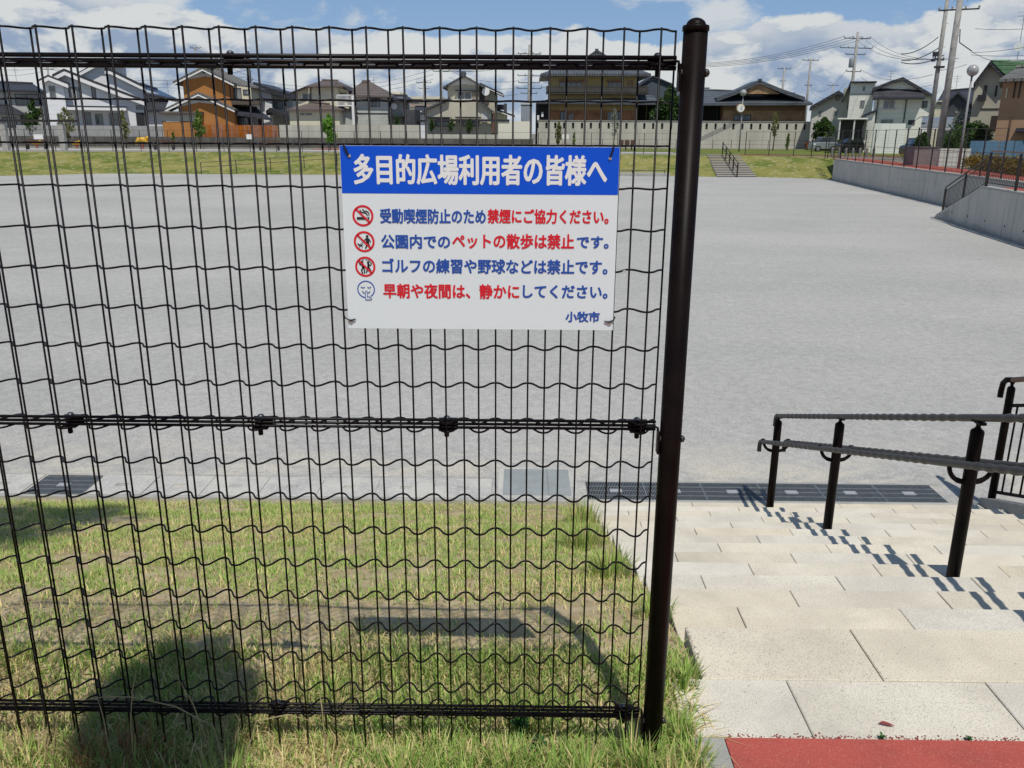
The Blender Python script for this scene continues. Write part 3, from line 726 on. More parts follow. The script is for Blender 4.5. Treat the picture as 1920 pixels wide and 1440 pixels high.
M_meshfar = None
def mesh_sheet(mb, pts, h0, h1, step, r):
    """far wire infill: real thin wires between posts"""
def line_fence(name, label, cat, pts, h, spacing, group=None, pr=.025, rails=(1.0,), wires=None, wr=.006, rr=.012, m=None):
    m = m or M_farfence; P = [Vector(p) for p in pts]; L = [0]
    for a, c in zip(P[:-1], P[1:]): L.append(L[-1]+(c-a).length)
    def pos(s_):
        for i in range(len(P)-1):
            if s_ <= L[i+1]+1e-6: return P[i].lerp(P[i+1], (s_-L[i])/(L[i+1]-L[i]))
        return P[-1]
    t = thing(name, label, cat, P[0], group); n = max(1, round(L[-1]/spacing))
    for i in range(n+1):
        p = pos(L[-1]*i/n); ob('post', MB().lathe((p.x, p.y, 0), [(pr, p.z-.05), (pr, p.z+h), (pr*.4, p.z+h+pr)], 8), m, t)
    for k in rails: ob('rail', MB().tube([p+Vector((0, 0, h*k)) for p in P], rr, 5), m, t)
    if wires:
        b = MB()
        nw = int(h*.95/wires)
        for i in range(1, nw): b.tube([p+Vector((0, 0, wires*i)) for p in P], wr*.5, 3, False)
        s_ = 0
        while s_ < L[-1]:
            p = pos(s_); b.tube([p+Vector((0, 0, .04)), p+Vector((0, 0, h*.97))], wr*.4, 3, False); s_ += wires*1.6
        ob('wire_mesh', b, m, t)['kind'] = 'stuff'
    return t
def baluster_fence(name, label, pts, h, post_sp, bal=.125, r=.009, hand=None):
    P = [Vector(p) for p in pts]; t = thing(name, label, 'guard rail', P[0]); a, c = P[0], P[-1]; L = (c-a).length; n = max(1, round(L/post_sp))
    for i in range(n+1):
        p = a.lerp(c, i/n); ob('post', MB().lathe((p.x, p.y, 0), [(.038, p.z-.05), (.038, p.z+h-.04)], 10), M_farfence, t)
    for k, rr in ((h, .026), (h*.84, .016), (.12, .016)):
        ob('handrail' if k == h else 'rail', MB().tube([a+Vector((0, 0, k)), c+Vector((0, 0, k))], rr, 6), (hand or M_farfence) if k == h else M_farfence, t)
    nb = int(L/bal)
    for i in range(1, nb):
        p = a.lerp(c, i/nb); ob('baluster', MB().tube([p+Vector((0, 0, .12)), p+Vector((0, 0, h*.84))], r, 4), M_farfence, t)
    return t
fa = lambda y: (WA(y)+.16, y, .06)
line_fence('terrace_fence', 'tall dark wire fence on top of the long retaining wall at right', 'fence', [fa(32.5), fa(62.0)], 1.8, 2.0, pr=.03, rails=(1.0, .5, .05), wires=.14, wr=.0055)
line_fence('bank_fence', 'tall dark wire fence along the bank top right of the far stairs', 'fence', [(22.6, 62.6, 0), (21.6, 67.7, 0), (17.9, 70.6, 0)], 1.8, 2.0, pr=.03, rails=(1.0, .05), wires=.2, wr=.005)
baluster_fence('terrace_guardrail', 'dark guard rail with upright bars on top of the near concrete wall', [(WB(27.7)+.12, 27.7, .05), (WB(9)+.12, 9, .05)], 1.08, 2.3, .13, hand=M_redrail)
baluster_fence('sloping_guardrail', 'dark guard rail sloping down the end of the near concrete wall', [(WB(31.6)+.12, 31.6, PZ+.16), (WB(27.75)+.12, 27.75, .04)], .95, 2.0, .13)
baluster_fence('back_guardrail', 'dark barred guard rail behind the near terrace path at the right edge', [(WB(27)+3.5, 27.6, 0), (WB(16)+4.2, 14, 0)], 1.0, 2.0, .13)

# lamps and poles
M_pole = mat('pole_concrete', (.36, .35, .33), (.27, .265, .25), scale=2.2, rough=.85, bump=.3, bscale=30)
M_steelpole = mat('grey_pole_paint', (.25, .26, .26), rough=.5, spec=.4)
M_globe = mat('lamp_globe', (.36, .36, .37), (.30, .30, .31), scale=3, rough=.25, spec=.6)
M_dark = mat('dark_metal', (.035, .035, .04), rough=.5); M_ins = mat('insulator', (.30, .29, .28), rough=.4)
def globe_lamp(px, py, Y, pyb, label, r=.24, ball=.27):
    c = at(px, py, Y); base = at(px-3, pyb, Y)
    t = thing('park_lamp', label, 'lamp', (c.x, Y, 0))
    ob('pole', MB().tube([(c.x, Y, 0), (c.x, Y, c.z-ball*.8)], [.07, .045], 10), M_steelpole, t, True)
    ob('globe', MB().lathe((c.x, Y, c.z), [(ball*math.sin(math.pi*i/10)+.003, -ball*math.cos(math.pi*i/10)) for i in range(11)], 20), M_globe, t, True)
    ob('collar', MB().lathe((c.x, Y, c.z-ball*1.05), [(.08, 0), (.09, .07)], 10), M_dark, t)
    return t
globe_lamp(1824, 132, 44, 290, 'tall park lamp with round globe at right in front of the beige house', ball=.27)
lp = globe_lamp(1394, 174, 84, 284, 'park lamp with round globe and a clock below it on the far lawn', ball=.30)
cc = at(1388.5, 203, 83.8)
ck = ob('clock_case', MB().lathe((cc.x, cc.y, cc.z), [(.36, .16), (.40, .12), (.40, -.08), (.36, -.12)], 24, 'Y'), mat('clock_gold', (.35, .25, .10), rough=.4), lp, True)
ob('clock_face', MB().lathe((cc.x, cc.y-.135, cc.z), [(.34, 0), (.34, -.01)], 24, 'Y'), mat('clock_white', (.75, .75, .74), rough=.4), ck)
hb = MB(); 
for a, l_ in ((52, .24), (-58+360, .17)): 
    g = R(a); hb.tube([(cc.x, cc.y-.155, cc.z), (cc.x+math.cos(g)*l_, cc.y-.155, cc.z+math.sin(g)*l_)], .02, 4)
ob('clock_hands', hb, M_dark, ck)

def arm(t, c, z, half, direction=(1, 0), n=3, r=.05, ins=True, down=False):
    dx_, dy_ = direction; b = MB().box((-half, -.04, -.04), (half, .04, .04))
    g = math.atan2(dy_, dx_); rot = Matrix.Rotation(g, 3, 'Z')
    b.v = [tuple(rot @ Vector(v)+Vector((c[0], c[1], z))) for v in b.v]
    a = ob('cross_arm', b, M_dark, t); pts = []
    for i in range(n):
        u = -half+2*half*i/(n-1); q_ = Vector((c[0]+dx_*u, c[1]+dy_*u, z)); pts.append(q_+Vector((0, 0, -.25 if down else .22)))
        if ins: ob('insulator', MB().lathe(tuple(q_), [(.03, .0), (.07, .06), (.04, .10), (.07, .14), (.03, .22)] if not down else [(.03, -.25), (.07, -.2), (.04, -.14), (.07, -.08), (.03, 0)], 8), M_ins, a)
    return pts
def utility_pole(pxt, pyt, pxb, Y, label, r0=.17, r1=.12, arms=(), zbase=0, extra=None, mat_=None):
    """arms: (z, half-length, direction, n)"""
    c = at(pxb, 245, Y); tp = at(pxt, pyt, Y)
    x = (c.x+tp.x)/2; t = thing('utility_pole', label, 'utility pole', (x, Y, zbase))
    ob('shaft', MB().tube([(x, Y, zbase), (x, Y, tp.z)], [r0, r1], 10), mat_ or M_pole, t, True)
    ap = []
    for z, half, d, n in arms: ap.append(arm(t, (x, Y), z, half, d, n))
    return t, x, ap
def zpy(py, Y, px): return at(px, py, Y).z
CB = []
CN = [0]
def cable(a, c, sag, label, r=.014, n=14):
    a = Vector(a); c = Vector(c); pts = [a.lerp(c, i/n)+Vector((0, 0, -sag*4*(i/n)*(1-i/n))) for i in range(n+1)]
    return tag(ob('power_cable', MB().tube(pts, r, 4, False), M_dark), label, 'cable', 'overhead cables')
pA, xA, aA = utility_pole(1604, 60, 1593, 105, 'utility pole with three cross arms and a transformer between the houses', .2, .15,
    [(zpy(72, 105, 1600), 1.6, (1, .2), 4), (zpy(90, 105, 1600), 2.0, (1, .2), 5), (zpy(102, 105, 1600), 1.2, (1, .2), 3), (zpy(134, 105, 1600), .9, (1, .2), 3)])
ob('transformer', MB().lathe((xA-.5, 104.6, zpy(127, 105, 1600)), [(.28, 0), (.30, .05), (.30, .9), (.2, 1.0)], 12), mat('transformer_grey', (.22, .24, .26), rough=.5), pA, True)
for i in range(6):
    z = zpy(135+18*i, 105, 1600); ob('foot_peg', MB().tube([(xA-.3, 105, z), (xA+.3, 105, z)], .015, 4), M_dark, pA)
pB, xB, aB = utility_pole(1802, -60, 1772, 56, 'thicker of the two tall concrete utility poles at the right', .21, .17,
    [(zpy(18, 56, 1795), 1.1, (.9, -.4), 4)])
pC, xC, aC = utility_pole(1781, -60, 1746, 63, 'thinner of the two tall concrete utility poles at the right', .17, .12,
    [(zpy(112, 63, 1765), .5, (.8, .5), 3)])
for t, x, Y, zs_ in ((pB, xB, 56, range(13)), (pC, xC, 63, range(13))):
    for i in zs_:
        z = 2.2+.75*i; s_ = 1 if i % 2 else -1
        ob('foot_peg', MB().tube([(x-.02*s_, Y-.1, z), (x+.24*s_, Y-.12, z)], .012, 4), M_dark, t)
ob('cable_sleeve', MB().tube([(xB+.2, 55.9, zpy(55, 56, 1795)), (xB+.28, 55.9, zpy(80, 56, 1795)), (xB+1.1, 55.9, zpy(96, 56, 1795))], .03, 6), M_dark, pB)
ob('bracket', MB().box((xC-.32, 62.7, zpy(128, 63, 1755)), (xC+.32, 62.95, zpy(124, 63, 1755))), M_dark, pC)
ob('switch_box', MB().box((xC-.6, 62.65, zpy(116, 63, 1755)), (xC-.55, 62.7, zpy(98, 63, 1755))).box((xC-.55, 62.6, zpy(106, 63, 1755)), (xC-.25, 62.9, zpy(98, 63, 1755))).box((xC-.6, 62.6, zpy(116, 63, 1755)), (xC-.42, 62.9, zpy(111, 63, 1755))), M_dark, pC)
ob('street_light', MB().tube([(xC+.1, 63, zpy(132, 63, 1760)), (xC+1.2, 63, zpy(127, 63, 1760)), (xC+1.9, 63, zpy(120, 63, 1760))], [.03, .03, .05], 6), mat('light_arm', (.4, .4, .4), rough=.4), pC)
pD, xD, aD = utility_pole(1517, 110, 1511, 130, 'utility pole behind the low Japanese house, taller of two', .19, .14, [(zpy(113, 130, 1514), 1.1, (1, .1), 4), (zpy(160, 130, 1514), .5, (1, .1), 3)])
pE, xE, aE = utility_pole(1468, 127, 1463, 140, 'small utility pole behind the gable of the low Japanese house', .18, .13, [(zpy(129, 140, 1465), 1.0, (1, .1), 4), (zpy(152, 140, 1465), .4, (1, .1), 2)])
pF, xF, aF = utility_pole(993, 84, 991, 112, 'tall utility pole with many arms left of the big Japanese house', .22, .16, [(zpy(z_, 112, 992), h_, (1, .15), n_) for z_, h_, n_ in ((101, 1.4, 4), (122, .8, 3), (142, 1.4, 4), (155, 1.3, 3), (166, 1.5, 4), (175, 1.0, 3))])
pG, xG, aG = utility_pole(828, 118, 827, 118, 'utility pole behind the left eave of the cream gabled house', .2, .17, [(zpy(134, 118, 828), 1.0, (1, .3), 3)])
pH, xH, aH = utility_pole(373, 86, 373, 122, 'utility pole rising behind the orange house', .16, .12, [(zpy(90, 122, 373), .7, (1, 0), 3)])
pI, xI, aI = utility_pole(796, 148, 795, 150, 'distant utility pole with arms between grey house and cream house', .2, .15, [(zpy(155, 150, 796), 1.2, (1, .2), 4), (zpy(166, 150, 796), .8, (1, .2), 3)])
pJ, xJ, aJ = utility_pole(96, 118, 97, 125, 'utility pole behind the small gable of the white house', .16, .13, [(zpy(130, 125, 96), .8, (1, 0), 3)])
pK, xK, aK = utility_pole(469, 96, 471, 120, 'dark utility pole behind the right end of the orange house', .22, .2, [(zpy(150, 120, 470), .4, (1, 0), 2)], mat_=M_dark)
pL, xL, aL = utility_pole(1558, 158, 1557, 150, 'small street lamp pole behind the pale gabled house', .1, .08, [(zpy(160, 150, 1557), .9, (1, 0), 2)])
for i in range(4):
    cable(aA[0][i], (at(1262, 110+3*i, 100).x-4, 100, at(1262, 116+3*i, 100).z), 1.2, 'overhead cable from the transformer pole towards the sign fence post, strand %s' % ('top', 'upper', 'lower', 'bottom')[i], .02)
for i in range(3): cable(aA[0][i+1], aB[0][i]+Vector((0, 0, -3.0)), .8, 'overhead cable from the transformer pole to the tall right pole, %s' % ('upper', 'middle', 'lower')[i], .016)
for i in range(3): cable(aC[0][i]+Vector((0, 0, 1.2-.55*i)), (at(1690, 101+12*i if i < 2 else 117, 75).x, 75, at(1695, 101+12*i if i < 2 else 117, 75).z), .3, 'thick drop cable left of the thin right pole, %s' % ('uppermost', 'middle', 'lowest')[i], .035)
for i, (y0, y1) in enumerate(((48, 45), (93, 72), (97, 96))): cable((xB+1.1, 55.9, at(1815, y0+6, 56).z), at(2000, y1, 50), .15, 'overhead cable running right from the thick pole, %s' % ('upper', 'middle', 'lower')[i], .012)
cable((xB+1.1, 55.9, at(1808, 97, 56).z), at(1900, 118, 58), .2, 'service cable down to the green roofed house', .014)
for i in range(3): cable(aB[0][i+1]+Vector((0, 0, .2)), at(1850+20*i, -60, 50), .1, 'cable rising to the right from the top of the thick pole, %s' % ('left', 'middle', 'right')[i], .012)
for i in range(3): cable(aF[0][i+1], aG[0][i % 3], 1.0, 'cable between tall pole and the pole behind the cream house, %s' % ('upper', 'middle', 'lower')[i], .018)
for k in range(3): cable(aF[k+2][-1], at(1230, 148+9*k, 118), .9, 'cable from the many armed pole behind the big Japanese house, %s' % ('upper', 'middle', 'lower')[k], .018)
for k in range(3): cable(aG[0][0]+Vector((0, 0, -.6*k)), aK[0][0]+Vector((0, 0, -.4*k)), 1.6, 'cable above the cream and grey houses, %s' % ('upper', 'middle', 'lower')[k], .018)
for k in range(3): cable(aH[0][k % 3], aK[0][1]+Vector((0, 0, 1.5-.7*k)), .4, 'cable above the orange house, %s' % ('upper', 'middle', 'lower')[k], .018)
for k in range(3): cable(aK[0][0]+Vector((0, 0, 1.0-.8*k)), aJ[0][k], 1.5, 'cable above the white house, %s' % ('upper', 'middle', 'lower')[k], .018)
for k in range(2): cable(aJ[0][0]+Vector((0, 0, -.5*k)), at(-60, 118+14*k, 120), .6, 'cable above the dark roofed house, %s' % ('upper', 'lower')[k], .018)
cable(aD[0][0], aE[0][3], .5, 'short cable between the two poles behind the low Japanese house', .018)
for k in range(3): cable(aD[0][1+k]+Vector((0, 0, -3.0-1.1*k)), aA[3][0]+Vector((0, 0, -1.5*k)), 1.9-.4*k, 'drooping cable left of the transformer pole, %s' % ('upper', 'middle', 'lower')[k], .018)
for k in range(3): cable(aA[3][2]+Vector((0, 0, -.8*k)), aC[0][0]+Vector((0, 0, -1.2-.7*k)), .7, 'cable between transformer pole and the thin right pole, %s' % ('upper', 'middle', 'lower')[k], .015)
for k in range(3): cable(aG[0][2]+Vector((0, 0, -.9*k)), aF[3][0]+Vector((0, 0, -.8*k)), .7, 'cable over the cream gabled house, %s' % ('upper', 'middle', 'lower')[k], .018)

# ------------------------------------------------------------------ houses
def wallp(t, pts, Y, D, m, name='wall'):
    """wall volume: upper outline given left to right as photo points on the plane at distance Y, carried down to the ground and back by D"""
    P = [(at(x, y, Y).x, at(x, y, Y).z) for x, y in pts]; P = [(P[0][0], -.05)]+P+[(P[-1][0], -.05)]
    return ob(name, MB().prismY(P, Y, Y+D), m, t)
def boxp(t, x0, y0, x1, y1, Y, D, m, name='wall', yoff=0):
    a = at(x0, y1, Y); c = at(x1, y0, Y)
    return ob(name, MB().box((a.x, Y+yoff, a.z), (c.x, Y+yoff+D, c.z)), m, t)
def roofline(t, pts, Y, D, m, th=.22, over=.55, barge=None, bt=.24, name='roof'):
    P = [(at(x, y, Y).x, at(x, y, Y).z) for x, y in pts]
    o = ob(name, MB().prismY(P+[(x, z-th) for x, z in reversed(P)], Y-over, Y+D+.3), m, t)
    if barge: ob('bargeboard', MB().prismY([(x, z-th-.003) for x, z in P]+[(x, z-th-bt) for x, z in reversed(P)], Y-over-.03, Y-over+.12), barge, o)
    return o
def slope_roof(t, eL, eR, rL, rR, Y, D, m, over=.7, th=.16, name='roof', ridge=True):
    """pitched roof facing the viewer: eave points at Y-over, ridge points at Y+D/2, mirrored behind"""
    a = at(*eL, Y-over); b_ = at(*eR, Y-over); c = at(*rR, Y+D/2); d = at(*rL, Y+D/2); yb = Y+D+over
    vs = [a, b_, c, d, Vector((a.x, yb, a.z)), Vector((b_.x, yb, b_.z))]
    vs += [Vector((v.x, v.y, v.z-th)) for v in vs[:2]]+[Vector((v.x, v.y, v.z-th)) for v in vs[4:6]]
    o = ob(name, MB().add(vs, [(0, 1, 2, 3), (5, 4, 3, 2), (4, 0, 3), (1, 5, 2), (6, 7, 1, 0), (7, 9, 5, 1), (9, 8, 4, 5), (8, 6, 0, 4), (6, 8, 9, 7)]), m, t)
    if ridge and (c-d).length > .5: ob('ridge', MB().tube([d+Vector((0, 0, .05)), c+Vector((0, 0, .05))], .13, 6), m, o)
    return o
M_frame = mat('window_frame_grey', (.30, .30, .30), rough=.5); M_framew = mat('window_frame_white', (.6, .6, .6), rough=.5); M_framed = mat('window_frame_dark', (.03, .03, .035), rough=.5)
M_glass = glass_mat('window_glass', (.05, .065, .075)); M_curtain = mat('curtained_glass', (.26, .28, .28), (.16, .18, .19), scale=1.5, rough=.2, spec=.7)
def window(t, x0, y0, x1, y1, Y, fr=None, gl=None, n=2, yo=0):
    a = at(x0, y1, Y); c = at(x1, y0, Y); fr = fr or M_frame; w_ = .06; Yf = Y+yo
    b = MB().box((a.x, Yf-.05, a.z), (a.x+w_, Yf+.02, c.z)).box((c.x-w_, Yf-.05, a.z), (c.x, Yf+.02, c.z)).box((a.x+w_, Yf-.05, c.z-w_), (c.x-w_, Yf+.02, c.z)).box((a.x+w_, Yf-.06, a.z), (c.x-w_, Yf+.02, a.z+w_))
    for i in range(1, n):
        x = a.x+(c.x-a.x)*i/n; b.box((x-.02, Yf-.04, a.z+w_), (x+.02, Yf+.02, c.z-w_))
    o = ob('window', b, fr, t)
    for i in range(n):
        xa = a.x+(c.x-a.x)*i/n; xb = a.x+(c.x-a.x)*(i+1)/n
        ob('pane', MB().box((xa+w_*.6, Yf-.012-.006*(i % 2), a.z+w_*.8), (xb-w_*.6, Yf-.002, c.z-w_*.8)), (gl or M_glass) if not (gl is None and i % 2) else M_curtain, o)
    return o
def antenna(t, px, py0, py1, Y):
    a = at(px, py1, Y); c = at(px, py0, Y); b = MB().tube([(a.x, Y, a.z), (a.x, Y, c.z)], .022, 5)
    for k in range(3): b.tube([(a.x-.45+.1*k, Y, c.z-.1-.25*k), (a.x+.45-.1*k, Y, c.z-.1-.25*k)], .014, 4)
    b.tube([(a.x, Y-.5, c.z-.35), (a.x, Y+.5, c.z-.35)], .012, 4)
    ob('antenna', b, M_steelpole, t)
def downpipe(t, x, y0, y1, Y):
    a = at(x, y1, Y); c = at(x, y0, Y); ob('downpipe', MB().tube([(a.x, Y-.08, a.z), (a.x, Y-.08, c.z)], .05, 6), M_framed, t)
W_white = stripes('white_siding', (.80, .81, .83), (.58, .60, .62), .45, 'Z', .05, .8, (.74, .76, .78), .006)
W_cream = stripes('cream_siding', (.70, .66, .50), (.50, .47, .36), .45, 'Z', .05, .8, (.64, .60, .46), .006)
W_grey = stripes('pale_grey_siding', (.52, .53, .50), (.36, .37, .36), .4, 'Z', .06, .8, None, .006)
W_orange = mat('ochre_render', (.46, .21, .07), (.40, .18, .06), scale=.8, rough=.9, spec=.1)
W_tan = stripes('tan_boards', (.50, .37, .17), (.28, .20, .10), .36, 'X', .07, .85, (.45, .33, .15), .01)
W_wood = stripes('red_brown_boards', (.52, .25, .12), (.13, .06, .03), .24, 'X', .1, .8, (.26, .13, .07), .012)
W_wood2 = stripes('honey_boards', (.52, .33, .18), (.17, .10, .05), .24, 'X', .1, .8, (.27, .16, .09), .012)
W_white2 = stripes('white_siding_right', (.80, .80, .73), (.58, .58, .54), .45, 'Z', .05, .8, (.74, .74, .68), .006)
W_beige = mat('beige_render', (.48, .46, .36), (.42, .40, .32), scale=.5, rough=.9)
W_brick = mat('terracotta_render', (.40, .26, .16), (.36, .225, .14), scale=.7, rough=.9)
W_dark = mat('dark_house_wall', (.075, .08, .09), (.05, .055, .06), scale=.6, rough=.85)
R_dark = stripes('charcoal_tiles', (.035, .037, .047), (.015, .015, .02), .30, 'Z', .12, .5, (.05, .05, .062), .03)
R_grey = stripes('grey_tiles', (.085, .092, .105), (.03, .032, .038), .32, 'X', .16, .45, (.12, .125, .135), .05)
R_slate = stripes('slate_tiles', (.075, .088, .105), (.03, .035, .045), .30, 'Z', .12, .5, (.10, .115, .13), .04)
R_brown = stripes('brown_tiles', (.12, .095, .085), (.05, .04, .035), .30, 'Z', .12, .6, (.15, .12, .11), .03)
R_weath = stripes('weathered_grey_tiles', (.17, .165, .155), (.07, .065, .06), .34, 'X', .14, .6, (.12, .12, .115), .05)
R_solar = mat('solar_panel', (.02, .03, .055), (.03, .045, .08), scale=.6, rough=.15, spec=.8)
M_bw = mat('white_trim', (.80, .80, .79), rough=.6)
M_bgr = mat('gable_plaster', (.60, .59, .55), (.53, .52, .49), scale=1, rough=.9)


# dark roofed house, far left
face(20, 94, .8); Y = 94; t = thing('house', 'dark roofed grey house partly cut off at the left edge of the photo', 'house', (0, Y, 0))
wallp(t, [(-70, 166), (76, 168)], Y, 8, W_grey); slope_roof(t, (-80, 166), (79, 170), (-60, 151), (62, 157), Y, 8, R_dark)
window(t, 30, 177, 72, 197, Y, M_framed, None, 2); slope_roof(t, (-80, 207), (46, 213), (-60, 196), (20, 198), Y-1.5, 3, R_dark, over=.4)
wallp(t, [(-70, 213), (36, 214)], Y-1.2, 1.2, W_grey); window(t, 6, 220, 30, 238, Y-1.2, M_framed)
antenna(t, 31, 124, 152, Y+2)
# white house with stepped gables
face(180, 95, .8); Y = 95; t = thing('house', 'large white house with stepped gables and dark roofs behind the grey wall at left', 'house', (0, Y, 0))
wallp(t, [(79, 153), (92, 145), (118, 157)], Y-1.2, 2, W_white); roofline(t, [(70, 151), (91, 140.5), (128, 155)], Y-1.2, 2.5, R_dark, .2, .5, M_bw, .35)
wallp(t, [(101, 140), (121, 132), (178, 158), (268, 190), (268, 191)], Y, 8, W_white)
roofline(t, [(99, 140), (121, 129), (178, 152), (270, 186)], Y, 8, R_dark, .28, .6, M_bw, .38)
wallp(t, [(151, 140), (190, 119), (231, 121)], Y+3, 4, W_white, 'tower_wall'); roofline(t, [(147, 136), (186, 115), (238, 119)], Y+3, 4, R_dark, .12, .5, M_bw, .32)
wallp(t, [(199, 131), (206, 131), (267, 163), (269, 168)], Y+1.5, 7, W_white); roofline(t, [(196, 128), (206, 128.5), (262, 156), (272, 160)], Y+1.5, 7, R_dark, .3, .5, M_bw, .3)
wallp(t, [(268, 166), (304, 178)], Y+2.5, 6, W_white); slope_roof(t, (266, 172), (336, 186), (262, 157), (296, 168), Y+2.2, 7, R_solar, over=.6)
slope_roof(t, (272, 206), (306, 206), (276, 190), (316, 190), Y+.5, 3, R_dark, over=.4); wallp(t, [(274, 207), (302, 207)], Y+.8, 2, W_white)
window(t, 94, 161, 103, 185, Y-1.2, None, None, 1); window(t, 127, 163, 150, 183, Y, M_frame, None, 3); window(t, 173, 160, 178, 184, Y, M_framed, None, 1)
window(t, 158, 210, 170, 234, Y, M_frame); window(t, 180, 213, 192, 234, Y); window(t, 206, 212, 230, 236, Y, None, M_curtain, 2); window(t, 109, 214, 116, 230, Y-1.2, M_framed, None, 1)
window(t, 255, 197, 268, 206, Y, None, None, 3); boxp(t, 257, 211, 270, 236, Y, .08, M_framed, 'door', -.05)
o = boxp(t, 126, 201, 236, 206, Y-1.8, 1.9, M_bw, 'canopy', 0); boxp(o, 126, 199.5, 236, 200.7, Y-1.8, 1.9, M_framed, 'canopy_rim')
boxp(t, 116, 160, 127, 186, Y, .5, W_white, 'bay', -.6)
for i in range(2): boxp(t, 232+11*i, 150+7*i, 235+11*i, 154+7*i, Y+1.5, .15, M_framew, 'vent', -.12)
# orange rendered house
face(390, 95, .5); Y = 95; t = thing('house', 'ochre rendered house with two stacked tiled gables and a weathered grey roof', 'house', (0, Y, 0))
wallp(t, [(342, 150), (378, 129), (432, 154)], Y, 9, W_orange); o = ob('gable_panel', MB().prismY([(at(x, y, Y).x, at(x, y, Y).z) for x, y in ((334, 153), (380, 128), (438, 154), (425, 150), (384, 143), (340, 152))], Y-.12, Y-.02), M_bgr, t)
roofline(t, [(326, 153.5), (381, 126), (440, 155)], Y, 9, R_weath, .25, .7, M_bw, .14)
slope_roof(t, (438, 158), (484, 163), (381, 124), (420, 133), Y+2, 8, R_weath, over=.5)
ob('ridge_tile', MB().box((at(376, 122, Y).x, Y-.75, at(376, 126, Y).z), (at(384, 121, Y).x, Y+9, at(380, 121, Y).z)), R_weath, t)
wallp(t, [(334, 200), (372, 184), (438, 204)], Y-2.2, 2.2, W_orange); ob('gable_panel', MB().prismY([(at(x, y, Y-2.2).x, at(x, y, Y-2.2).z) for x, y in ((322, 203), (373, 174), (436, 203), (425, 199), (374, 192), (330, 202))], Y-2.32, Y-2.22), M_bgr, t)
roofline(t, [(311, 203.5), (373, 173), (441, 204)], Y-2.2, 2.6, R_weath, .22, .6, M_bw, .14)
wallp(t, [(432, 160), (470, 163)], Y+1.5, 7, W_cream); window(t, 437, 165, 452, 186, Y+1.5, M_framed); window(t, 456, 168, 468, 178, Y+1.5, M_framed)
boxp(t, 434, 188, 486, 196, Y-.5, 2, mat('balcony_brown', (.10, .075, .06), rough=.7), 'balcony'); slope_roof(t, (438, 213), (500, 222), (440, 200), (482, 203), Y-.5, 4, R_dark, over=.6)
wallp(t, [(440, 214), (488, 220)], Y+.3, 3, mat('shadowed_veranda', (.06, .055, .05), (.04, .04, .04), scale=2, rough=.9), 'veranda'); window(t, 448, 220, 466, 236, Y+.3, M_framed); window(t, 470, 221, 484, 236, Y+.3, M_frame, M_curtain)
downpipe(t, 433, 160, 186, Y); antenna(t, 316, 150, 178, Y+6); ob('attic_vent', MB().lathe((at(384, 134, Y).x, Y-.13, at(384, 134, Y).z), [(.22, 0), (.22, -.06)], 8, 'Y'), M_framed, t)
ob('attic_vent', MB().lathe((at(376, 179, Y-2.2).x, Y-2.33, at(376, 179, Y-2.2).z), [(.2, 0), (.2, -.06)], 8, 'Y'), M_framed, t)
unface()
t = thing('storage_annex', 'ochre annex with white corrugated band and brown roof in front of the ochre house', 'annex', (X_(337, 92), 92, 0))
wallp(t, [(305, 228), (370, 228)], 92, 2.2, W_orange); boxp(t, 304, 215, 370, 227, 92, 2.2, stripes('corrugated_white', (.52, .51, .45), (.33, .32, .28), .16, 'X', .2, .6), 'band', -.03); boxp(t, 300, 209, 374, 214, 91.6, 3, R_brown, 'roof')
# hedge tree behind, wooden fence
def board_fence(label, x0, x1, y0, y1, Y, m, step=.16, posts=1.8, cat='fence', zb=.0, name='board_fence'):
    a = at(x0, y0, Y); c = at(x1, y0, Y); t = thing(name, label, cat, (a.x, Y, zb)); me = {}
    n = int((c.x-a.x)/step); zt = at((x0+x1)/2, y0, Y).z
    b = MB().box((0, 0, 0), (step*.86, .03, zt-zb)).mesh('board', m)
    for i in range(n):
        o = bpy.data.objects.new('board', b); col.objects.link(o); o.parent = t; o.location = (i*step, 0, 0)
    for k in (.25, .75): ob('rail', MB().box((0, .031, (zt-zb)*k), (c.x-a.x, .07, (zt-zb)*k+.08)), m, t, local=True)
    for i in range(int((c.x-a.x)/posts)+1): ob('post', MB().box((i*posts, -.05, 0), (i*posts+.1, -.004, zt-zb+.05)), m, t, local=True)
    return t
M_ofence = mat('orange_stained_wood', (.40, .14, .04), (.30, .10, .03), scale=3, rough=.7, rnd=.1)
board_fence('orange stained wooden board fence to the right of the ochre house', 378, 522, 234.5, 254, 92.5, M_ofence, .2)
def masonry(label, x0, x1, y0, Y, m, th=.2, seg=3.0, cap=None, name='garden_wall', cat='wall', zb=-.05):
    a = at(x0, y0, Y); c = at(x1, y0, Y); zt = at((x0+x1)/2, y0, Y).z; t = thing(name, label, cat, (a.x, Y, 0)); n = max(1, round((c.x-a.x)/seg)); s_ = (c.x-a.x)/n
    for i in range(n): ob('wall_panel', MB().box((a.x+i*s_+.012, Y, zb), (a.x+(i+1)*s_-.012, Y+th, zt)), m, t)
    if cap: ob('coping', MB().box((a.x, Y-.04, zt+.002), (c.x, Y+th+.04, zt+.08)), cap, t)
    return t
M_wgrey = mat('grey_block_wall', (.36, .36, .35), (.31, .31, .31), scale=1.2, rough=.9); M_wpale = mat('pale_wall', (.52, .51, .44), (.45, .44, .38), scale=.8, rough=.9, stretch=(1, 1, .4))
M_wdark = mat('dark_stone_base', (.13, .125, .11), (.09, .085, .075), scale=1.5, rough=.95)
masonry('grey block wall in front of the white house with stepped gables', 30, 303, 235.5, 92.2, M_wgrey)
masonry('low pale wall below the wooden fence and the cream house', 523, 632, 234.5, 92.2, M_wpale)
masonry('pale wall in front of the grey house with pyramid roof', 634, 786, 234, 92.2, M_wpale, seg=2.4)
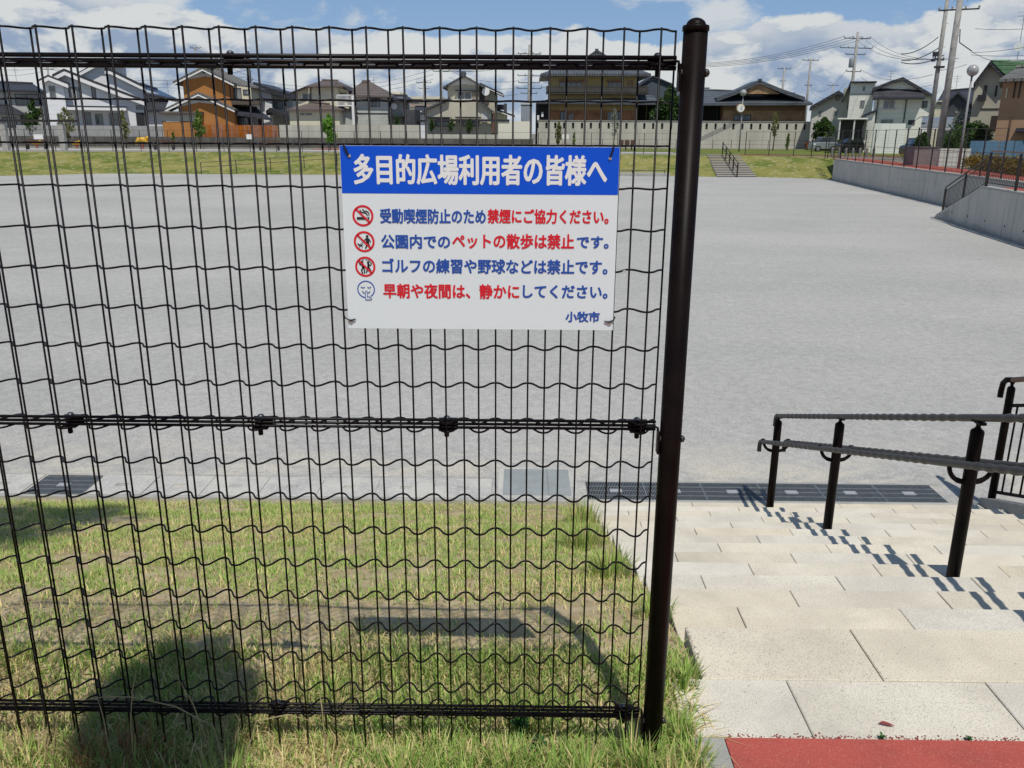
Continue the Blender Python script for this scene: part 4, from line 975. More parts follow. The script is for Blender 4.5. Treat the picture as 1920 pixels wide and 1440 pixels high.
masonry('long dark stone base along the foot of the garden walls', -90, 1000, 257.5, 91.6, M_wdark, .5, 6)
masonry('white panel wall between the cream gabled house and the long concrete wall', 934, 996, 227.5, 93.5, mat('white_wall_panel', (.74, .71, .60), rough=.9), seg=2)
masonry('low pale wall with dark railing before the cream gabled house', 800, 934, 252, 92.0, M_wpale)
# white-walled small house behind
Y = 108; t = thing('house', 'narrow white house with dark swept roof between ochre and cream houses', 'house', (X_(505, Y), Y, 0))
wallp(t, [(468, 168), (508, 170)], Y, 7, W_white); wallp(t, [(508, 176), (548, 180)], Y+.5, 7, W_grey); roofline(t, [(470, 170), (478, 154), (504, 164), (548, 176)], Y, 8, R_dark, .6, .6)
slope_roof(t, (484, 184), (494, 184), (480, 180), (490, 181), Y, 2, R_dark); window(t, 512, 188, 530, 204, Y+.5, M_framed); roofline(t, [(500, 208), (507, 202), (545, 218)], Y-1.5, 3, R_dark, .5, .3)
# cream house
Y = 96; t = thing('house', 'cream two storey house with low hipped brown roofs and white balcony', 'house', (X_(600, Y), Y, 0))
wallp(t, [(584, 160), (632, 160)], Y, 7, W_cream); wallp(t, [(555, 168), (584, 162)], Y+.8, 7, W_cream); slope_roof(t, (574, 160.5), (642, 160.5), (604, 151), (634, 152), Y, 7, R_brown)
roofline(t, [(545, 174), (578, 161)], Y+.6, 7, R_dark, .12, .5); wallp(t, [(632, 162), (652, 170)], Y+1.2, 6, W_cream); roofline(t, [(630, 156), (640, 158), (656, 169)], Y+1, 6, R_dark, .15, .5)
wallp(t, [(542, 205), (636, 205)], Y-2.5, 2.5, W_cream); slope_roof(t, (536, 205), (640, 205), (586, 192), (618, 196), Y-2.5, 3.6, R_brown, over=.5)
window(t, 568, 176, 582, 186, Y+.8); window(t, 563, 212, 571, 216, Y-2.5, None, None, 1); window(t, 573, 212, 585, 216, Y-2.5, None, None, 1); window(t, 633, 213, 638, 234, Y-.5, M_framed, None, 1)
wallp(t, [(636, 203), (662, 208)], Y-.5, 2, W_grey); roofline(t, [(634, 198), (664, 210)], Y-.5, 2, R_dark, .1, .4)
bal = MB(); a = at(632, 197, Y-1); c = at(661, 178, Y-1)
for i in range(14): bal.box((a.x+(c.x-a.x)*i/13-.02, Y-1, a.z), (a.x+(c.x-a.x)*i/13+.02, Y-.96, c.z))
o = boxp(t, 632, 197, 663, 199, Y-1, 2, M_bw, 'balcony'); ob('balcony_bars', bal, M_bw, o)['kind'] = 'stuff'; boxp(o, 632, 177.5, 661, 179, Y-1, .06, M_bw, 'balcony_rail', -.01); boxp(o, 661, 178, 663, 236, Y-1, .1, M_bw, 'balcony_post', -.01)
window(t, 634, 174, 650, 190, Y+1.2, M_framed); downpipe(t, 584, 162, 194, Y)
# grey house
Y = 98; t = thing('house', 'pale grey house with dark pyramid roof behind the notice sign top edge', 'house', (X_(700, Y), Y, 0))
wallp(t, [(668, 178), (726, 178)], Y, 8, W_grey); slope_roof(t, (646, 178), (734, 180), (679, 153), (694, 153), Y, 8, R_brown); ob('roof_lantern', MB().box((at(680, 153, Y+4).x, Y+3.4, at(680, 158, Y+4).z), (at(691, 152, Y+4).x, Y+4.6, at(691, 152.5, Y+4).z)), R_brown, t)
window(t, 691, 190, 712, 200, Y, M_framed, M_curtain, 3); boxp(t, 690, 185, 713, 187, Y, .5, M_framed, 'awning', -.5); boxp(t, 668, 212, 728, 213.4, Y, .06, M_framed, 'trim_band', -.05)
wallp(t, [(726, 182), (755, 182)], Y+1.5, 6, W_grey); slope_roof(t, (724, 183), (772, 188), (735, 179), (764, 180), Y+1, 5, R_dark); wallp(t, [(755, 205), (778, 205)], Y, 5, W_dark)
boxp(t, 727, 217, 756, 219, Y-1, 2.4, M_framed, 'carport_roof'); antenna(t, 701, 144, 166, Y+4)
ob('satellite_dish', MB().lathe((at(737, 199, Y).x, Y+.9, at(737, 199, Y).z), [(.05, .12), (.28, .03), (.34, -.05)], 12, 'Y'), M_bw, t)
Y = 170; t = thing('apartment_building', 'distant low cream building seen over the roofs between grey and cream houses', 'building', (X_(770, Y), Y, 0))
wallp(t, [(734, 172), (750, 172)], Y, 10, W_cream); wallp(t, [(740, 181), (830, 181)], Y-4, 14, W_cream); boxp(t, 752, 186, 832, 190, Y-4, .4, R_brown, 'parapet', -.3); boxp(t, 760, 196, 832, 200, Y-4, .4, mat('dull_pink_band', (.4, .3, .25), rough=.8), 'band', -.2)
Y = 120; t = thing('house', 'low dark blue roofed shed behind the pale wall left of the cream gabled house', 'house', (X_(795, Y), Y, 0))
wallp(t, [(776, 208), (800, 208)], Y, 6, W_white); slope_roof(t, (776, 212), (802, 212), (778, 200), (800, 200), Y, 6, R_dark); boxp(t, 762, 225, 800, 228, 100, 5, M_framed, 'carport_roof')
# cream gabled house
Y = 97; t = thing('house', 'cream plastered house with one large tiled gable and balcony window', 'house', (X_(870, Y), Y, 0))
wallp(t, [(839, 164), (870, 145), (898, 160)], Y, 8, M_bgr.copy() if False else mat('cream_plaster', (.55, .52, .41), (.49, .46, .37), scale=.6, rough=.9))
roofline(t, [(831, 163), (870, 141), (910, 163)], Y, 8, R_grey, .2, .7); ob('gable_panel', MB().prismY([(at(x, y, Y).x, at(x, y, Y).z) for x, y in ((838, 162), (870, 144.5), (901, 161), (871, 157.5))], Y-.1, Y-.02), M_bw, t)
ob('ridge_ornament', MB().lathe((at(870, 139, Y).x, Y-.8, at(870, 139.5, Y).z), [(.30, 0), (.30, .15)], 10, 'Y'), R_grey, t)
wallp(t, [(898, 158), (930, 174)], Y+2.5, 6, MATS['cream_plaster']); roofline(t, [(900, 155), (943, 175)], Y+2.5, 6, R_grey, .2, .5, M_bw, .08)
wallp(t, [(800, 207), (840, 190), (900, 190), (921, 205)], Y-2.5, 2.5, MATS['cream_plaster']); roofline(t, [(792, 206), (843, 183)], Y-2.5, 3, R_grey, .2, .5); roofline(t, [(896, 186), (925, 208)], Y-2.5, 3, R_grey, .2, .5)
window(t, 857, 171.5, 884, 187, Y, M_framew, M_glass, 2); boxp(t, 854, 169.5, 905, 171, Y, .5, M_framed, 'eaves_board', -.4); boxp(t, 885, 172, 898, 187, Y, .1, mat('shutter_tan', (.25, .23, .18), rough=.8), 'shutter_box', -.12)
ob('satellite_dish', MB().lathe((at(911, 172, Y).x, Y-.3, at(911, 172, Y).z), [(.05, .12), (.34, .03), (.42, -.05)], 12, 'Y'), M_bw, t); boxp(t, 901, 170, 917, 196, Y+1.5, .8, mat('brown_balcony', (.09, .075, .07), rough=.7), 'balcony', -.3)
boxp(t, 800, 219.5, 844, 222, Y-2.5, 1, M_framed, 'porch_roof', -1); boxp(t, 855, 219.5, 902, 222, Y-2.5, 1, M_framed, 'porch_roof', -1.1); boxp(t, 815, 224, 955, 227, Y-3.6, .9, M_framed, 'carport_roof')
window(t, 815, 227, 842, 237, Y-2.5, M_framed, M_glass); window(t, 868, 227, 898, 237, Y-2.5, M_framed, M_glass); boxp(t, 903, 209, 914, 238, Y-2.5, .1, M_bgr, 'door', -.08)
wallp(t, [(914, 212), (930, 212)], Y-2, 2, mat('brown_slat_screen', (.16, .10, .075), rough=.8), 'screen')
Y = 104; t = thing('house', 'small house with dark railing balcony right of the cream gabled house', 'house', (X_(945, Y), Y, 0))
wallp(t, [(932, 210), (950, 214)], Y, 5, W_cream); roofline(t, [(931, 204), (965, 216)], Y, 5, R_dark, .2, .4, M_bw, .1); boxp(t, 945, 194, 950, 212, Y, 2, W_dark, 'stair_tower'); boxp(t, 932, 196, 945, 206, Y, .1, M_framed, 'balcony_rail')
t = thing('steel_hut', 'pale grey corrugated hut in front of the many armed utility pole', 'shed', (X_(986, 110), 110, 0)); wallp(t, [(977, 196), (998, 196)], 110, 4, stripes('hut_sheet', (.32, .36, .40), (.2, .22, .25), .3, 'X', .2)); boxp(t, 976, 193.5, 999, 196, 110, 4.3, M_bgr, 'roof', -.1)
# large Japanese house
Y = 112; t = thing('house', 'large two storey Japanese house with tiled hip roof and long dark balcony', 'house', (X_(1110, Y), Y, 0))
wallp(t, [(1032, 138), (1196, 138)], Y, 9, W_tan); slope_roof(t, (1014, 138), (1221, 138), (1062, 121), (1174, 121), Y, 9, R_grey, over=1.0, th=.3)
roofline(t, [(1100, 106), (1119, 93), (1140, 106)], Y+3.2, 3, R_grey, .25, .3); ob('gable_wall', MB().prismY([(at(x, y, Y+3.4).x, at(x, y, Y+3.4).z) for x, y in ((1100, 124), (1103, 107), (1119, 97), (1136, 107), (1140, 124))], Y+3.4, Y+6), M_bgr, t)
ob('ridge_ornament', MB().box((at(1116, 94, Y+3).x, Y+2.8, at(1116, 97, Y+3).z), (at(1122, 91, Y+3).x, Y+3.2, at(1122, 91.5, Y+3).z)), R_grey, t)
M_bal = mat('weathered_balcony', (.07, .068, .06), (.05, .048, .045), scale=2, rough=.9)
o = boxp(t, 1024, 164, 1216, 174, Y-1.2, .1, M_bal, 'balcony'); boxp(o, 1024, 174, 1216, 176, Y-1.2, 1.3, M_bal, 'balcony_floor'); boxp(o, 1024, 162.2, 1216, 163.4, Y-1.2, .08, M_bal, 'balcony_rail')
window(t, 1049, 154, 1092, 166, Y, mat('timber_frame', (.26, .14, .08), rough=.7), None, 4); window(t, 1140, 154, 1166, 166, Y, MATS['timber_frame'], None, 3); boxp(t, 1048, 149.5, 1095, 153.4, Y, .3, MATS['timber_frame'], 'shutter_box', -.25); boxp(t, 1138, 149.5, 1168, 153.4, Y, .3, MATS['timber_frame'], 'shutter_box', -.25)
boxp(t, 1176, 150, 1187, 166, Y, .08, W_wood2, 'shutter', -.06)
slope_roof(t, (1008, 192), (1236, 194), (1034, 184), (1226, 180), Y-1, 4, R_slate, over=1.0); wallp(t, [(1032, 205), (1196, 205)], Y-.6, .6, W_wood, 'lower_wall'); boxp(t, 1032, 196, 1196, 206, Y-.6, .1, W_tan, 'wall_band', -.05)
window(t, 1050, 209, 1064, 228, Y-.6, M_framed, None, 2); window(t, 1066, 212, 1076, 228, Y-.6, MATS['timber_frame'], None, 2); window(t, 1138, 210, 1150, 228, Y-.6, MATS['timber_frame'], None, 1); window(t, 1154, 209, 1166, 228, Y-.6, M_framed, None, 2)
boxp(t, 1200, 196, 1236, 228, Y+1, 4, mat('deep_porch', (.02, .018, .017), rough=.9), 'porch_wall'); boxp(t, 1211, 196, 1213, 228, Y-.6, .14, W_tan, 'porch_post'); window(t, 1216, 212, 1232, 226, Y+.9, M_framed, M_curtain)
wallp(t, [(1006, 192), (1032, 190)], Y+1, 6, W_dark, 'side_wall')
for i, (x, y) in enumerate(((1009, 216), (1017, 210))): tag(boxp(thing('laundry', 'white laundry hanging at the left end of the big Japanese house, %s piece' % ('left', 'right')[i], 'laundry', (X_(x, 111), 111, 2.2)), x-2, y, x+2, y+9, 110.6, .04, M_bw, 'cloth'))
Y = 122; t = thing('house', 'plain blue grey house behind the dark tree right of the big Japanese house', 'house', (X_(1235, Y), Y, 0))
wallp(t, [(1204, 158), (1224, 144), (1258, 158)], Y, 8, mat('blue_grey_wall', (.075, .095, .115), rough=.85)); roofline(t, [(1200, 158), (1224, 141.5), (1262, 157.5)], Y, 8, R_dark, .2, .3)
Y = 125; t = thing('house', 'blue grey roofed house just behind the fence post', 'house', (X_(1270, Y), Y, 0)); wallp(t, [(1256, 178), (1330, 178)], Y, 8, MATS['blue_grey_wall']); slope_roof(t, (1252, 180), (1335, 180), (1262, 166), (1330, 166), Y, 8, R_slate)
# low Japanese house
Y = 108; t = thing('house', 'low Japanese house with slate hip and gable roof and honey coloured boards', 'house', (X_(1420, Y), Y, 0))
wallp(t, [(1357, 194), (1512, 194)], Y, 9, W_wood2); slope_roof(t, (1276, 194), (1524, 193), (1296, 168), (1490, 176), Y, 9, R_slate, over=1.2, th=.25)
roofline(t, [(1344, 183), (1385, 168), (1424, 150), (1466, 167), (1509, 182)], Y-.2, 4, R_slate, .45, .2); ob('gable_wall', MB().prismY([(at(x, y, Y-.1).x, at(x, y, Y-.1).z) for x, y in ((1392, 176), (1424, 155), (1462, 176))], Y-.1, Y+3), W_wood2, t)
ob('ridge_ornament', MB().box((at(1421, 150, Y).x, Y-.5, at(1421, 151.5, Y).z), (at(1427, 147, Y).x, Y, at(1427, 148, Y).z)), R_grey, t)
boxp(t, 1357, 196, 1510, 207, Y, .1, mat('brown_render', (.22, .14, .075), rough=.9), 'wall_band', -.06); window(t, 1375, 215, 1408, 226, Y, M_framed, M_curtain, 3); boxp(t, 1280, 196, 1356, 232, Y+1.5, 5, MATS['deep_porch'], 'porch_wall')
boxp(t, 1317, 196, 1320, 230, Y-.1, .2, M_framed, 'porch_post'); boxp(t, 1343, 196, 1346, 230, Y-.1, .2, M_framed, 'porch_post'); downpipe(t, 1522, 197, 224, Y-.5)
# long concrete wall with slots
Y = 106; a = at(1008, 226, Y); c = at(1527, 227, Y); zt = at(1270, 226.5, Y).z
t = thing('slotted_wall', 'long pale concrete garden wall with a row of narrow slots below the Japanese houses', 'wall', (a.x, Y, 0))
lo = zt-1.25; b1 = zt-.28; b2 = zt-.95; sp_ = 15.6*Y/CF*1.0; n = int((c.x-a.x)/sp_); sp_ = (c.x-a.x)/n; sw = .27
M_slot = mat('slotted_concrete', (.52, .505, .43), (.43, .42, .36), scale=.6, rough=.9, stretch=(1, 1, .3), detail=7)
pm = MB().box((0, 0, b2), (sp_-sw, .165, b1)).mesh('wall_block', M_slot)
for i in range(n):
    o = bpy.data.objects.new('wall_block', pm); col.objects.link(o); o.parent = t; o.location = (i*sp_+sw/2, 0, 0)
nl = 11
for i in range(nl):
    xa = a.x+(c.x-a.x)*i/nl; xb = a.x+(c.x-a.x)*(i+1)/nl; ob('wall_panel', MB().box((xa+.01, Y-.02, -.05), (xb-.01, Y+.2, b2-.003)), M_slot, t)
ob('slot_shade_sheet', MB().box((a.x, Y+.17, b2), (c.x, Y+.2, b1)), mat('slot_shade', (.03, .03, .03), rough=1), t); ob('top_beam', MB().box((a.x, Y, b1+.003), (c.x, Y+.18, zt-.07)), M_slot, t); ob('coping', MB().box((a.x, Y-.07, zt-.067), (c.x, Y+.25, zt)), M_kerb, t)  # added dark sheet stands for the shade seen through the open slots
# right: pale gabled house
face(1555, 100, .9); Y = 100; t = thing('house', 'pale plastered house with one dark sloping roof right of the low Japanese house', 'house', (0, Y, 0))
wallp(t, [(1524, 198), (1573, 174), (1585, 180)], Y, 8, M_bgr); roofline(t, [(1520, 199), (1572, 170), (1590, 182)], Y, 8, R_dark, .35, .6); window(t, 1534, 208, 1541, 217, Y, None, None, 1); window(t, 1563, 208, 1570, 217, Y, None, None, 1)
ob('gable_vent', MB().lathe((at(1570, 184, Y).x, Y-.02, at(1570, 184, Y).z), [(.3, 0), (.3, -.06)], 10, 'Y'), mat('vent_pink', (.3, .26, .24), rough=.9), t)
face(1618, 92, .9); Y = 92; t = thing('house', 'tall narrow white house with flat dark roof edge beside the transformer pole', 'house', (0, Y, 0))
wallp(t, [(1596, 156), (1641, 156)], Y, 7, W_white2); boxp(t, 1594, 152.5, 1644, 155.5, Y, 8, R_dark, 'roof', -.5); wallp(t, [(1584, 166), (1596, 160)], Y+1, 6, W_beige); roofline(t, [(1580, 186), (1588, 168), (1598, 156)], Y+.8, 6, R_dark, .2, .3)
window(t, 1617, 162, 1622.5, 170.5, Y, None, None, 1); window(t, 1612, 188, 1622, 201.5, Y, M_frame); boxp(t, 1594, 176, 1641, 177, Y, .05, M_framed, 'trim_band', -.05); window(t, 1588, 190, 1594, 205, Y+1, M_framed, None, 1)
face(1690, 84, .9); Y = 84; t = thing('house', 'white siding house with dark mansard band and broad gable left of the tall poles', 'house', (0, Y, 0))
wallp(t, [(1642, 182), (1642, 165), (1693, 148), (1752, 182)], Y, 8, W_white2); roofline(t, [(1636, 166), (1670, 152), (1693, 145), (1755, 181)], Y, 8, R_dark, .3, .5)
slope_roof(t, (1637, 182.5), (1734, 182), (1640, 162), (1728, 165), Y-.4, 1.2, R_dark, over=.7, ridge=False)
window(t, 1655, 187, 1679, 203.5, Y, M_framew, None, 2); boxp(t, 1653, 204, 1680, 205.5, Y, .2, M_framew, 'sill', -.2); window(t, 1728, 189.5, 1739.5, 202, Y, M_framed); window(t, 1651, 224, 1675, 232, Y, None, M_curtain, 1); downpipe(t, 1641, 183, 232, Y); downpipe(t, 1694, 183, 230, Y)
boxp(t, 1702, 225, 1716, 234, Y, .1, W_dark, 'door', -.05); antenna(t, 1669, 131, 152, Y+4); wallp(t, [(1625, 219), (1642, 210)], Y-.5, 3, W_white2); roofline(t, [(1614, 218), (1627, 211), (1642, 206)], Y-.5, 3, R_dark, .2, .3)
boxp(t, 1745, 204, 1750, 211, Y, .3, M_bgr, 'air_conditioner', -.35)
unface()
masonry('white panel fence wall before the white siding house', 1640, 1699, 231.5, 80, mat('white_fence_panel', (.72, .74, .70), rough=.8), seg=1.5)
face(1600, 82, .9)
t = thing('carport', 'open garage with pale roof edge and grey back wall behind the side road', 'garage', (0, 82, 0))
boxp(t, 1571, 221, 1628, 223.5, 80, 5, M_bw, 'roof'); boxp(t, 1571, 224, 1628, 262, 84.5, .2, W_dark, 'back_wall'); boxp(t, 1622, 224, 1628, 262, 80.2, 4, W_grey, 'side_wall'); boxp(t, 1600, 224, 1601.5, 262, 80.1, .12, M_framew, 'post'); boxp(t, 1573, 224, 1574.5, 262, 80.1, .12, M_framew, 'post')
# curved roof carport
face(1745, 66, 1); Y = 66; t = thing('carport', 'carport with curved translucent grey roof behind the tall poles', 'carport', (0, Y, 0))
a = at(1701, 244, Y); c = at(1726, 244, Y); hgt = at(1712, 218, Y).z-a.z; n = 10
M_pc = mat('polycarbonate', (.14, .155, .17), (.18, .20, .22), scale=1, rough=.3, spec=.6)
arc = [(a.x+(c.x-a.x)*i/n*1.0, a.z+hgt*math.sin(math.pi/2*i/n)) for i in range(n+1)]; far = at(1800, 219, Y)
b = MB(); P = arc+[(c.x+.4, a.z+hgt)]+[(c.x+.4, a.z+hgt-.06)]+[(x, z-.06) for x, z in reversed(arc)]
b.prismY(P, Y, Y+.25); ob('end_arch', b, M_pc, t)
b = MB()
b.box((c.x, Y, a.z+hgt-.9), (far.x, Y+.04, a.z+hgt-.85)); 
for i in range(8):
    g0, g1 = math.pi/2*i/8, math.pi/2*(i+1)/8
    y0, z0 = Y+3*(1-math.cos(g0)), a.z+.1+(hgt-.1)*math.sin(g0); y1, z1 = Y+3*(1-math.cos(g1)), a.z+.1+(hgt-.1)*math.sin(g1)
    b.add([(a.x+.9, y0, z0), (far.x, y0, z0), (far.x, y1, z1), (a.x+.9, y1, z1), (a.x+.9, y0+.04, z0-.05), (far.x, y0+.04, z0-.05), (far.x, y1+.04, z1-.05), (a.x+.9, y1+.04, z1-.05)], [(0, 1, 2, 3), (7, 6, 5, 4), (0, 3, 7, 4), (1, 5, 6, 2), (0, 4, 5, 1), (3, 2, 6, 7)])
ob('curved_roof', b, M_pc, t); ob('gutter', MB().box((c.x, Y-.12, a.z+.02), (far.x, Y+.02, a.z+.14)), M_bw, t)
for x in (1704, 1724, 1760, 1796): p = at(x, 240, Y); ob('post', MB().box((p.x-.05, Y+.3, 0), (p.x+.05, Y+.42, a.z+.2)), M_framed, t)
# dark house behind
face(1800, 92, 1); Y = 92; t = thing('house', 'dark grey house behind the tall poles with a steep dark gable', 'house', (0, Y, 0))
wallp(t, [(1780, 186), (1797, 174), (1815, 190)], Y-1, 2, W_dark); roofline(t, [(1776, 190), (1797, 171), (1820, 192)], Y-1, 3, R_dark, .25, .4); slope_roof(t, (1756, 192), (1842, 192), (1768, 172), (1832, 166), Y, 8, R_dark); wallp(t, [(1762, 192), (1838, 192)], Y, 8, W_dark)
wallp(t, [(1750, 190), (1768, 188)], Y-.5, 3, W_cream); antenna(t, 1792, 141, 168, Y+2)
# beige house with green roof
face(1857, 60, 1); Y = 60; t = thing('house', 'beige two storey house with green tiled roof and solar panels at right', 'house', (0, Y, 0))
wallp(t, [(1829, 156), (1858, 120), (1888, 148)], Y, 7, W_beige)
R_green = stripes('green_tiles', (.10, .20, .10), (.04, .09, .05), .26, 'Z', .14, .5, (.13, .25, .13), .03)
roofline(t, [(1826, 156), (1857, 115), (1889, 150)], Y, 7, R_dark, .22, .5)
a = at(1857, 113, Y-.5); c = at(1892, 149, Y-.5); rr = at(2010, 112, Y+2); r2 = at(2040, 141, Y-.5)
a2 = Vector((a.x, a.y, a.z+.02))
ob('green_roof', MB().add([a2, Vector((c.x, c.y, c.z+.04)), Vector((c.x+9, c.y, c.z+.04)), Vector((a2.x+9, a2.y+3.5, a2.z+.15)), Vector((a2.x, a2.y+3.5, a2.z)), (c.x, c.y+7, c.z), (c.x+9, c.y+7, c.z)], [(0, 1, 2, 3), (0, 3, 4), (1, 0, 4, 5), (4, 3, 6, 5)]), R_green, t)
u = Vector((9, 0, 0)); v = (c-a2)
def onroof(s_, q_): 
    lo_ = Vector((c.x, c.y, c.z+.04)).lerp(Vector((c.x+9, c.y, c.z+.04)), s_); hi_ = a2.lerp(Vector((a2.x+9, a2.y+3.5, a2.z+.15)), s_); return lo_.lerp(hi_, q_)+Vector((0, -.15, .16))
for i in range(3):
    for j in range(2):
        s0, s1 = .10+.28*i, .10+.28*i+.27; q0, q1 = .18+.34*j, .18+.34*j+.33
        P4 = [onroof(s0, q0), onroof(s1, q0), onroof(s1, q1), onroof(s0, q1)]; ob('solar_panel', MB().add(P4+[p_-Vector((0, 0, .05)) for p_ in P4], [(0, 1, 2, 3), (7, 6, 5, 4), (0, 4, 5, 1), (1, 5, 6, 2), (2, 6, 7, 3), (3, 7, 4, 0)]), R_solar, t)
boxp(t, 1884, 152, 1990, 240, Y+.6, 6, W_beige, 'wall'); window(t, 1841, 160, 1852, 188, Y, M_framed, None, 2); boxp(t, 1832, 178, 1850, 189, Y, .35, M_framed, 'balcony', -.4); window(t, 1864, 160, 1871, 181, Y, M_framed, None, 1)
boxp(t, 1838, 203, 1874, 205, Y, .06, M_framed, 'trim_band', -.05); boxp(t, 1855, 217, 1874, 245, Y, .1, mat('dark_entry', (.05, .035, .03), rough=.8), 'door', -.03)
antenna(t, 1907, 20, 113, Y+4); ob('satellite_dish', MB().lathe((at(1910, 88, Y+4).x, Y+3.9, at(1910, 88, Y+4).z), [(.05, .12), (.25, .03), (.3, -.05)], 12, 'Y'), M_bw, t)
face(1890, 52, 1); Y = 52; t = thing('house', 'terracotta rendered house with brown eaves cut off by the right edge', 'house', (0, Y, 0))
wallp(t, [(1882, 150), (1990, 150)], Y, 7, W_brick); slope_roof(t, (1874, 148), (2010, 142), (1905, 128), (1990, 122), Y, 6, R_weath, over=.8); boxp(t, 1884, 165, 1890, 184, Y, .1, mat('lit_glass_block', (.55, .52, .38), rough=.4), 'glass_block_window', -.06)
boxp(t, 1876, 150, 1883, 258, Y+.3, .5, W_beige, 'corner_wall'); window(t, 1899, 152, 1906, 184, Y, M_framed, None, 1); window(t, 1908, 152, 1916, 184, Y, M_framed, None, 1); boxp(t, 1888, 219, 1898, 262, Y, .1, mat('brown_door', (.16, .085, .06), rough=.8), 'door', -.05)
boxp(t, 1905, 240, 1990, 248, Y-2, 2, R_dark, 'porch_roof')

unface()
# cars and things on the side road
def car(name, label, x0, x1, yt, yb, Y, paint, suv=True, dark=True):
    a = at(x0, yb, Y); c = at(x1, yt, Y); L = c.x-a.x; H = max(1.4, c.z-a.z); z0 = 0; t = thing(name, label, 'car', ((a.x+c.x)/2, Y, 0))
    sx = lambda u: a.x+L*u; sz = lambda h: z0+H*h
    body = [(0, .18), (0, .45), (.03, .56), (.22, .62), (.94, .64), (1, .5), (1, .2)] if not suv else [(0, .16), (0, .48), (.04, .58), (.2, .64), (.97, .66), (1, .5), (1, .18)]
    ob('body', MB().prismY([(sx(u), sz(h)) for u, h in body], Y, Y+1.65), paint, t, bevel=.06)
    cab = [(.2, .64), (.34, .97), (.86, 1.0), (.97, .66)]
    ob('cabin', MB().prismY([(sx(u), sz(h)) for u, h in cab], Y+.1, Y+1.55), M_glass, t, bevel=.05)
    ob('roof_panel', MB().prismY([(sx(.33), sz(.96)), (sx(.87), sz(.985)), (sx(.86), sz(1.02)), (sx(.35), sz(1.0))], Y+.08, Y+1.57), paint, t)
    ob('side_window', MB().prismY([(sx(u), sz(h)) for u, h in ((.27, .67), (.37, .92), (.60, .94), (.60, .67))], Y+.075, Y+.095), M_glass, t)
    ob('side_window', MB().prismY([(sx(u), sz(h)) for u, h in ((.63, .67), (.63, .94), (.83, .94), (.90, .67))], Y+.075, Y+.095), M_glass, t)
    for u in (.2, .8):
        w_ = ob('wheel', MB().lathe((sx(u), Y-.02, sz(.18)), [(.30, .2), (.32, .15), (.32, .0), (.28, -.02)], 16, 'Y'), mat('tyre', (.02, .02, .02), rough=.8), t, True); ob('rim', MB().lathe((sx(u), Y-.05, sz(.18)), [(.18, 0), (.16, -.02)], 10, 'Y'), M_galv, w_)
    ob('headlight', MB().box((sx(.01), Y-.01, sz(.46)), (sx(.09), Y+.25, sz(.56))), M_bw, t)
    return t
car('parked_car', 'silver blue car parked at the end of the slotted wall', 1526, 1575, 241, 262, 88, mat('silver_blue_paint', (.32, .37, .40), rough=.25, metal=.3, coat=.5))
car('parked_car', 'dark car under the open garage by the transformer pole', 1578, 1626, 238, 258, 82.5, mat('black_paint', (.02, .02, .025), rough=.2, coat=.6))
car('parked_car', 'dark blue car under the curved carport', 1704, 1752, 243, 266, 67.6, mat('navy_paint', (.03, .045, .07), rough=.25, coat=.5))
# memorial pillar, pale name wall, blue sheet fence, bollards
t = thing('gate_pillar', 'pinkish square stone gate pillar behind the terrace fence', 'pillar', (23.3, 48.4, 0)); a = at(1716, 277, 48.6); c = at(1763, 277, 48.6)
ob('block', MB().box((a.x, 48.6, 0), (c.x, 49.9, a.z)), mat('pinkish_stone', (.22, .18, .18), (.18, .15, .155), scale=2, rough=.8), t); ob('cap', MB().box((a.x-.02, 48.57, a.z+.002), (c.x+.02, 49.93, a.z+.05)), mat('dark_stone_cap', (.10, .085, .08), rough=.7), t)
t = thing('name_wall', 'white tiled low wall beside the pinkish pillar, behind the hedge', 'wall', (24, 47.5, 0)); a = at(1764, 278, 47.2); c = at(1822, 279, 47.2); M_tile = mat('white_wall_tile', (.52, .51, .47), rough=.7, rnd=.06)
tm = None; nx_, nz_ = 7, 4; wx = (c.x-a.x)/nx_; wz = a.z/nz_; tmesh = MB().box((0, 0, 0), (wx-.02, .3, wz-.02)).mesh('tile', M_tile)
ob('core', MB().box((a.x+.02, 47.22, 0), (c.x-.02, 47.48, a.z-.02)), M_joint, t)
for i in range(nx_):
    for j in range(nz_): o = bpy.data.objects.new('tile', tmesh); col.objects.link(o); o.parent = t; o.location = Vector((a.x+i*wx, 47.2, j*wz+.01))-Vector(t.location)
M_bluesheet = mat('blue_sheet', (.09, .18, .27), (.065, .14, .22), scale=1.2, rough=.6, stretch=(1, 1, .2))
t = thing('blue_fence', 'blue sheet hoarding in front of the beige house', 'hoarding', (X_(1870, 50), 50, 0)); n = 9
for i in range(n):
    a = at(1820+14*i, 264, 50); c = at(1820+14*(i+1), 264, 50); ob('sheet_panel', MB().box((a.x+.01, 50+.05*(i % 2), .02), (c.x-.01, 50.03+.05*(i % 2), a.z)), M_bluesheet, t)
for i in range(7):
    a = at(1560+13*i, 288, 66); t = tag(ob('stone_bollard', MB().lathe((a.x, 66, 0), [(.09, 0), (.09, .62), (.06, .68)], 10), mat('bollard_stone', (.2, .19, .18), rough=.9)), 'low grey stone bollard behind the terrace fence, %s from the left' % ('first', 'second', 'third', 'fourth', 'fifth', 'sixth', 'last')[i], 'bollard', 'stone bollards by the side road')

